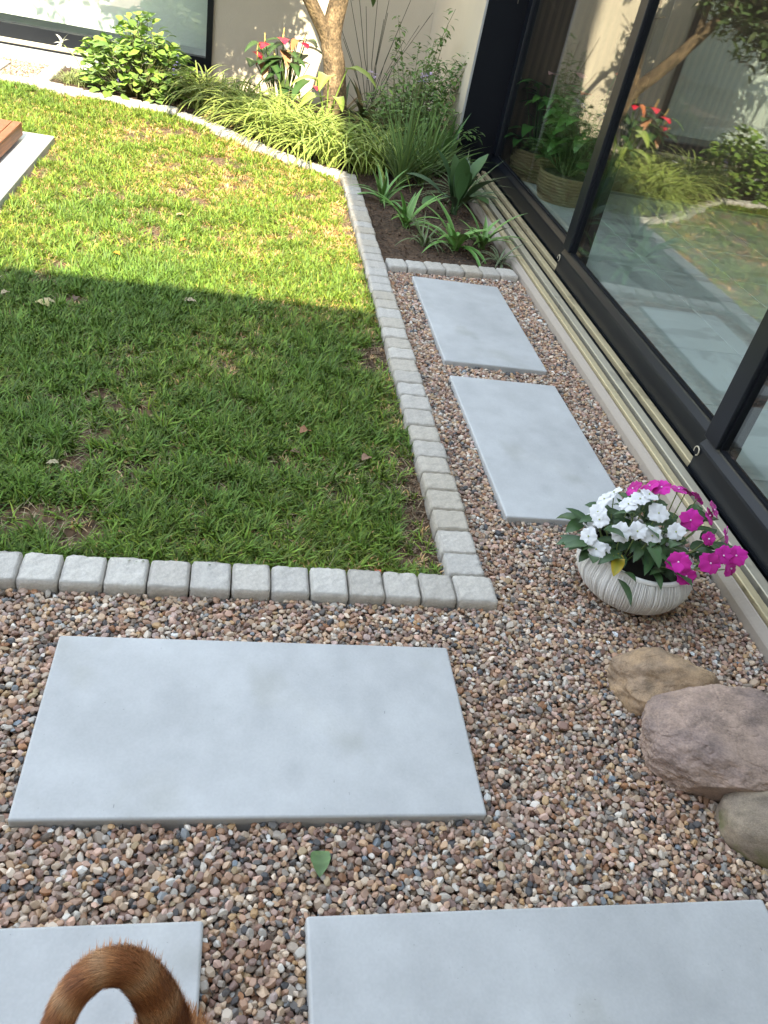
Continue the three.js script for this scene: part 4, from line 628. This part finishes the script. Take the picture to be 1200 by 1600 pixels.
// ---------------------------------------------------------------- basket plants behind the glass
srand(88);
const basketMat = mat({ color: lin(0.34, 0.25, 0.13), roughness: 0.9, bumpMap: soilBump, bumpScale: 0.01 });
function basketPlant(p, r, h, label, blabel, flowers) {
  const b = thing('woven_basket', blabel, 'basket', [p.x, FLOOR + 0.002, p.z]);
  const rows = Math.round(h / 0.022); for (let k = 0; k < rows; k++) { const rad = r * (0.86 + 0.2 * Math.sin((k + 0.5) / rows * 2.2)); const g = new THREE.TorusGeometry(rad, 0.0125, 6, 48).rotateX(Math.PI / 2), q = g.attributes.position; for (let i = 0; i < q.count; i++) { const a = Math.atan2(q.getZ(i), q.getX(i)), w = 1 + 0.02 * Math.sin(a * 24 + (k % 2) * Math.PI); q.setX(i, q.getX(i) * w); q.setZ(i, q.getZ(i) * w); } g.computeVertexNormals(); part('woven_ring', g, basketMat, b, [0, 0.0125 + k * 0.022, 0]); }
  part('liner', new THREE.CylinderGeometry(r * 0.9, r * 0.86, h - 0.02, 32).translate(0, h / 2, 0), mat({ color: lin(0.05, 0.04, 0.03) }), b);
  const t = thing('indoor_plant', label, 'plant', [p.x, FLOOR + h, p.z]), gl = glossLeaf();
  for (let k = 0; k < 90; k++) { const a = rr(0, 6.28), q = [rr(0.05, r * 1.3) * Math.cos(a), rr(0.03, 0.5), rr(0.05, r * 1.3) * Math.sin(a)]; part('stem', new Mb().tube([[q[0] * 0.3, 0, q[2] * 0.3], [q[0] * 0.7, q[1] * 0.6, q[2] * 0.7], q], 0.005, 0.003, [0.08, 0.13, 0.04], 4).geo(), mat({ vertexColors: true }), t); part('leaf', new Mb().blade({ b: q, yaw: a + rr(-0.6, 0.6), pitch: rr(-0.2, 0.6), bend: rr(0.5, 1.3), L: rr(0.12, 0.22), W: rr(0.07, 0.12), n: 5, prof: heart, fold: 0.2, c: vary([0.07, 0.17, 0.03], 0.25) }).geo(), gl, t); }
  flowers.forEach((c, k) => { const a = k * 2.1 + 2.2, q = [r * 0.7 * Math.cos(a), 0.55 + 0.07 * (k % 3), r * 0.7 * Math.sin(a)]; part('stem', new Mb().tube([[0, 0, 0], [q[0] * 0.6, q[1] * 0.6, q[2] * 0.6], q], 0.005, 0.003, [0.1, 0.16, 0.05], 4).geo(), mat({ vertexColors: true }), t); part('spathe', new Mb().blade({ b: q, yaw: a, pitch: 0.4, bend: 0.9, L: 0.13, W: 0.1, n: 5, prof: heart, c }).geo(), gl, t); });
}
const bp1 = at(868, 318, { y: FLOOR }), bp2 = at(822, 288, { y: FLOOR });
basketPlant(new THREE.Vector3(bp1.x + 0.06, 0, bp1.z - 0.1), 0.19, 0.2, 'leafy indoor plant with orange and pink flowers in the basket by the middle door', 'pale woven basket on the tiles close to the door stile', [[0.6, 0.12, 0.05], [0.75, 0.35, 0.35], [0.6, 0.15, 0.08]]);
basketPlant(new THREE.Vector3(bp2.x + 0.1, 0, bp2.z - 0.22), 0.19, 0.22, 'leafy indoor plant in the basket by the black door reveal', 'darker woven basket beside the paler basket, by the door reveal', [[0.75, 0.4, 0.38], [0.6, 0.2, 0.06]]);

// ---------------------------------------------------------------- fallen leaves and petals
srand(99);
function fallen(px, py, y, L, W, c, label, cat = 'leaf', name = 'fallen_leaf', curl = 0.9) {
  const p = at(px, py, { y }), m = new Mb().blade({ b: [0, 0, 0], yaw: rr(0, 6.28), pitch: curl * 0.5, bend: curl, L, W, n: 10, fold: rr(0.15, 0.5), prof: t => Math.pow(Math.sin(Math.PI * Math.pow(clamp(t, 0.0005, 0.999), 0.7)), 0.9), c, mid: c.map(x => x * 0.8), wave: 0.15 });
  const g = m.geo(); g.computeBoundingBox(); g.translate(0, -g.boundingBox.min.y, 0); solo(name, g, glossLeaf({ roughness: 0.65 }), label, cat, [p.x, y - 0.004, p.z]);
}
fallen(500, 1328, -0.013, 0.06, 0.042, [0.12, 0.2, 0.075], 'green leaf lying on the gravel below the wide slab');
fallen(78, 478, -0.005, 0.075, 0.045, [0.42, 0.36, 0.15], 'yellowed curled leaf on the lawn near the shadow edge, beside a grey brown one');
fallen(64, 470, -0.005, 0.06, 0.035, [0.4, 0.32, 0.18], 'straw coloured leaf touching the yellowed curled leaf on the lawn');
fallen(287, 468, -0.004, 0.06, 0.04, [0.46, 0.36, 0.24], 'pale brown leaf on the shaded lawn just below the sunlit part');
fallen(483, 672, -0.006, 0.05, 0.04, [0.28, 0.13, 0.06], 'rust brown crumpled leaf in the middle of the shaded lawn', 'leaf', 'fallen_leaf', 1.6);
fallen(577, 712, -0.008, 0.05, 0.036, [0.26, 0.15, 0.09], 'dull brown leaf on the shaded lawn near the long cobble row', 'leaf', 'fallen_leaf', 1.4);
fallen(14, 455, -0.006, 0.045, 0.03, [0.4, 0.3, 0.2], 'small pale leaf in the shade near the platform side of the lawn');
fallen(120, 462, -0.02, 0.05, 0.03, [0.12, 0.07, 0.05], 'dark brown leaf in a thin patch of the lawn');
fallen(92, 722, -0.008, 0.04, 0.022, [0.42, 0.36, 0.22], 'thin straw coloured leaf in the shaded lawn near the front cobbles');
fallen(470, 705, -0.012, 0.04, 0.028, [0.26, 0.17, 0.1], 'small brown leaf near the rust brown crumpled leaf');
fallen(187, 397, 0.0, 0.04, 0.03, [0.6, 0.3, 0.03], 'small orange leaf on the sunlit lawn at the shadow edge');
fallen(292, 374, 0.0, 0.045, 0.03, [0.55, 0.2, 0.04], 'orange red leaf in the sunlit grass');
fallen(275, 335, 0.0, 0.05, 0.03, [0.45, 0.3, 0.15], 'tan leaf in the sunlit grass further from the shadow edge');
fallen(590, 889, -0.004, 0.03, 0.02, [0.45, 0.1, 0.04], 'tiny red leaf against the front cobbles');
fallen(540, 300, 0.0, 0.04, 0.026, [0.6, 0.14, 0.03], 'red orange leaf beside the far end of the long cobble row');
fallen(965, 994, -0.014, 0.024, 0.015, [0.8, 0.82, 0.85], 'white petal fallen on the gravel below the pot', 'petal', 'fallen_petal', 0.7);
fallen(950, 1000, -0.014, 0.014, 0.012, [0.8, 0.82, 0.83], 'tiny white petal beside the larger white petal', 'petal', 'fallen_petal', 0.5);
fallen(1085, 1024, -0.014, 0.02, 0.014, [0.7, 0.72, 0.7], 'white petal on the gravel behind the tan boulder', 'petal', 'fallen_petal', 0.7);

// ---------------------------------------------------------------- the cat
srand(123);
{ const t = thing('cat', 'ginger tabby cat with its tail arched high, standing on a slab', 'cat', [-0.06, 0, -0.16]), o = t.position;
  const V = (x, y, z) => new THREE.Vector3(x - o.x, y - o.y, z - o.z), A = (px, py, y) => at(px, py, { y }).sub(o);
  const tailC = new THREE.CatmullRomCurve3([A(262, 1645, 0.25), A(260, 1605, 0.3), A(240, 1552, 0.35), A(204, 1514, 0.385), A(163, 1513, 0.39), A(122, 1543, 0.37), A(92, 1595, 0.335), A(80, 1650, 0.3), A(78, 1700, 0.28)]);
  const hip = A(262, 1660, 0.235), J = [], tailR = u => mix(0.037, 0.0125, Math.pow(u, 0.55));
  const limb = (...a) => { for (let k = 0; k < a.length - 2; k += 2) J.push([a[k], a[k + 2], a[k + 1], a[k + 3]]); };
  const zx = hip.x, zz = hip.z, P = (x, y, z) => new THREE.Vector3(zx + x, y, zz + z);
  limb(hip, 0.062, P(0, 0.245, 0.12), 0.072, P(0, 0.235, 0.25), 0.068, P(0, 0.27, 0.33), 0.05, P(0, 0.31, 0.39), 0.052);
  limb(P(0, 0.305, 0.4), 0.05, P(0, 0.29, 0.44), 0.03);
  for (const s of [-1, 1]) {
    limb(P(s * 0.045, 0.22, 0.02), 0.05, P(s * 0.055, 0.135, 0.055), 0.034, P(s * 0.055, 0.075, -0.015), 0.02, P(s * 0.055, 0.018, 0.005), 0.017); limb(P(s * 0.055, 0.016, 0.0), 0.017, P(s * 0.055, 0.013, 0.035), 0.016);
    limb(P(s * 0.04, 0.2, 0.26), 0.04, P(s * 0.045, 0.11, 0.245), 0.024, P(s * 0.045, 0.02, 0.26), 0.018); limb(P(s * 0.045, 0.016, 0.255), 0.017, P(s * 0.045, 0.013, 0.285), 0.016);
    limb(P(s * 0.03, 0.345, 0.385), 0.018, P(s * 0.042, 0.385, 0.38), 0.005);
  }
  const T = []; for (let k = 0; k < 24; k++) T.push([tailC.getPointAt(k / 24), tailC.getPointAt((k + 1) / 24), tailR(k / 24), tailR((k + 1) / 24)]);
  const N = 84, mc = new MarchingCubes(N, new THREE.MeshBasicMaterial(), false, false, 120000), c0 = new THREE.Vector3(zx - 0.03, 0.2, zz + 0.17), S = 0.36; mc.isolation = 0;
  const q = new THREE.Vector3(), ab = new THREE.Vector3(), ap = new THREE.Vector3();
  for (let k = 0; k < N; k++) for (let j = 0; j < N; j++) for (let i = 0; i < N; i++) {
    q.set((i / N * 2 - 1) * S + c0.x, (j / N * 2 - 1) * S + c0.y, (k / N * 2 - 1) * S + c0.z); let s = 0;
    for (const [a, b, ra, rb] of J) { ab.subVectors(b, a); ap.subVectors(q, a); const h = clamp(ap.dot(ab) / ab.lengthSq()), d = ap.addScaledVector(ab, -h).length() - mix(ra, rb, h); s += Math.exp(-d * 110); }
    let td = 9; for (const [a, b, ra, rb] of T) { ab.subVectors(b, a); ap.subVectors(q, a); const h = clamp(ap.dot(ab) / ab.lengthSq()), d = ap.addScaledVector(ab, -h).length() - mix(ra, rb, h); if (d < td) td = d; }
    s += Math.exp(-td * 110);
    mc.field[k * N * N + j * N + i] = Math.log(Math.max(s, 1e-30)) / 110;
  }
  mc.update();
  const n = mc.count, pos = new Float32Array(n * 3), nor = new Float32Array(n * 3), col = new Float32Array(n * 3);
  const tabby = (x, y, z, out) => { const st = sst(0.45, 0.6, fbm(z * 16, x * 3 + y * 4, 2, 2)); out[0] = mix(0.42, 0.28, st); out[1] = mix(0.19, 0.095, st); out[2] = mix(0.07, 0.03, st); };
  const oc = [0, 0, 0];
  for (let i = 0; i < n; i++) { for (let k = 0; k < 3; k++) { pos[i * 3 + k] = mc.positionArray[i * 3 + k] * S + [c0.x, c0.y, c0.z][k]; nor[i * 3 + k] = -mc.normalArray[i * 3 + k]; } tabby(pos[i * 3], pos[i * 3 + 1], pos[i * 3 + 2], oc); col.set(oc, i * 3); }
  let g = new THREE.BufferGeometry(); g.setAttribute('position', new THREE.BufferAttribute(pos, 3)); g.setAttribute('color', new THREE.BufferAttribute(col, 3)); g = mergeVertices(g, 1e-5); g.computeVertexNormals();
  part('body', g, mat({ vertexColors: true, roughness: 0.9 }), t);
  for (const s of [-1, 1]) part('eye', new THREE.SphereGeometry(0.009, 14, 10), mat({ color: lin(0.35, 0.3, 0.05), roughness: 0.1 }), t, [zx + s * 0.022, 0.325, zz + 0.432]);
  part('nose', new THREE.SphereGeometry(0.008, 10, 8).scale(1.1, 0.7, 0.6), mat({ color: lin(0.5, 0.22, 0.18) }), t, [zx, 0.3, zz + 0.468]);
  // fur: short tapered hairs lying towards the tail tip
  const hair = new Mb(); hair.blade({ pitch: 0.25, bend: 0.5, L: 1, W: 0.055, n: 3, fold: 0.4, c: [1, 1, 1], prof: u => 1 - u * 0.92 }); const hg = hair.geo(), list = [];
  const X = new THREE.Vector3(), Y = new THREE.Vector3(), Zv = new THREE.Vector3(), M = new THREE.Matrix4();
  const addHair = (p, nrm, dir, L, c) => { X.copy(dir).addScaledVector(nrm, 0.16 + rr(-0.15, 0.22)).add(new THREE.Vector3(rr(-0.14, 0.14), rr(-0.14, 0.14), rr(-0.14, 0.14))).normalize(); Zv.crossVectors(X, nrm).normalize(); Y.crossVectors(Zv, X); M.makeBasis(X, Y, Zv); list.push([p.clone(), new THREE.Quaternion().setFromRotationMatrix(M), L, c]); };
  const fr = tailC.computeFrenetFrames(120, false);
  for (let k = 0; k < 60000; k++) {
    const u = rnd() * 0.98, i = Math.min(119, Math.floor(u * 120)), a = rr(0, 6.283), p = tailC.getPointAt(u), nn = fr.normals[i].clone().multiplyScalar(Math.cos(a)).addScaledVector(fr.binormals[i], Math.sin(a));
    p.addScaledVector(nn, tailR(u) * 0.97);
    const ring = Math.sin(u * 44 + 0.8 * noise3(a, u * 9, 1)), st = sst(-0.15, 0.55, ring), pale = sst(0.55, 0.9, -ring), v = rr(0.5, 1.45);
    addHair(p, nn, fr.tangents[i], rr(0.009, 0.019), lin(mix(mix(0.44, 0.31, st), 0.6, pale * 0.45) * v, mix(mix(0.2, 0.115, st), 0.4, pale * 0.45) * v, mix(mix(0.075, 0.036, st), 0.22, pale * 0.45) * v));
  }
  const ga = g.attributes.position, gn = g.attributes.normal, back = new THREE.Vector3(0, -0.2, -1);
  for (let k = 0; k < 26000; k++) { const i = Math.floor(rnd() * ga.count), p = new THREE.Vector3().fromBufferAttribute(ga, i), nn = new THREE.Vector3().fromBufferAttribute(gn, i); if (p.z > zz + 0.3) continue; p.x += rr(-0.003, 0.003); p.z += rr(-0.003, 0.003); tabby(p.x, p.y, p.z, oc); const v = rr(0.7, 1.3); addHair(p.addScaledVector(nn, -0.001), nn, back, rr(0.011, 0.02), lin(oc[0] * v, oc[1] * v, oc[2] * v)); }
  instances('fur', hg, mat({ roughness: 0.6, side: THREE.DoubleSide }), list, t);
}
renderer.render(scene, camera);
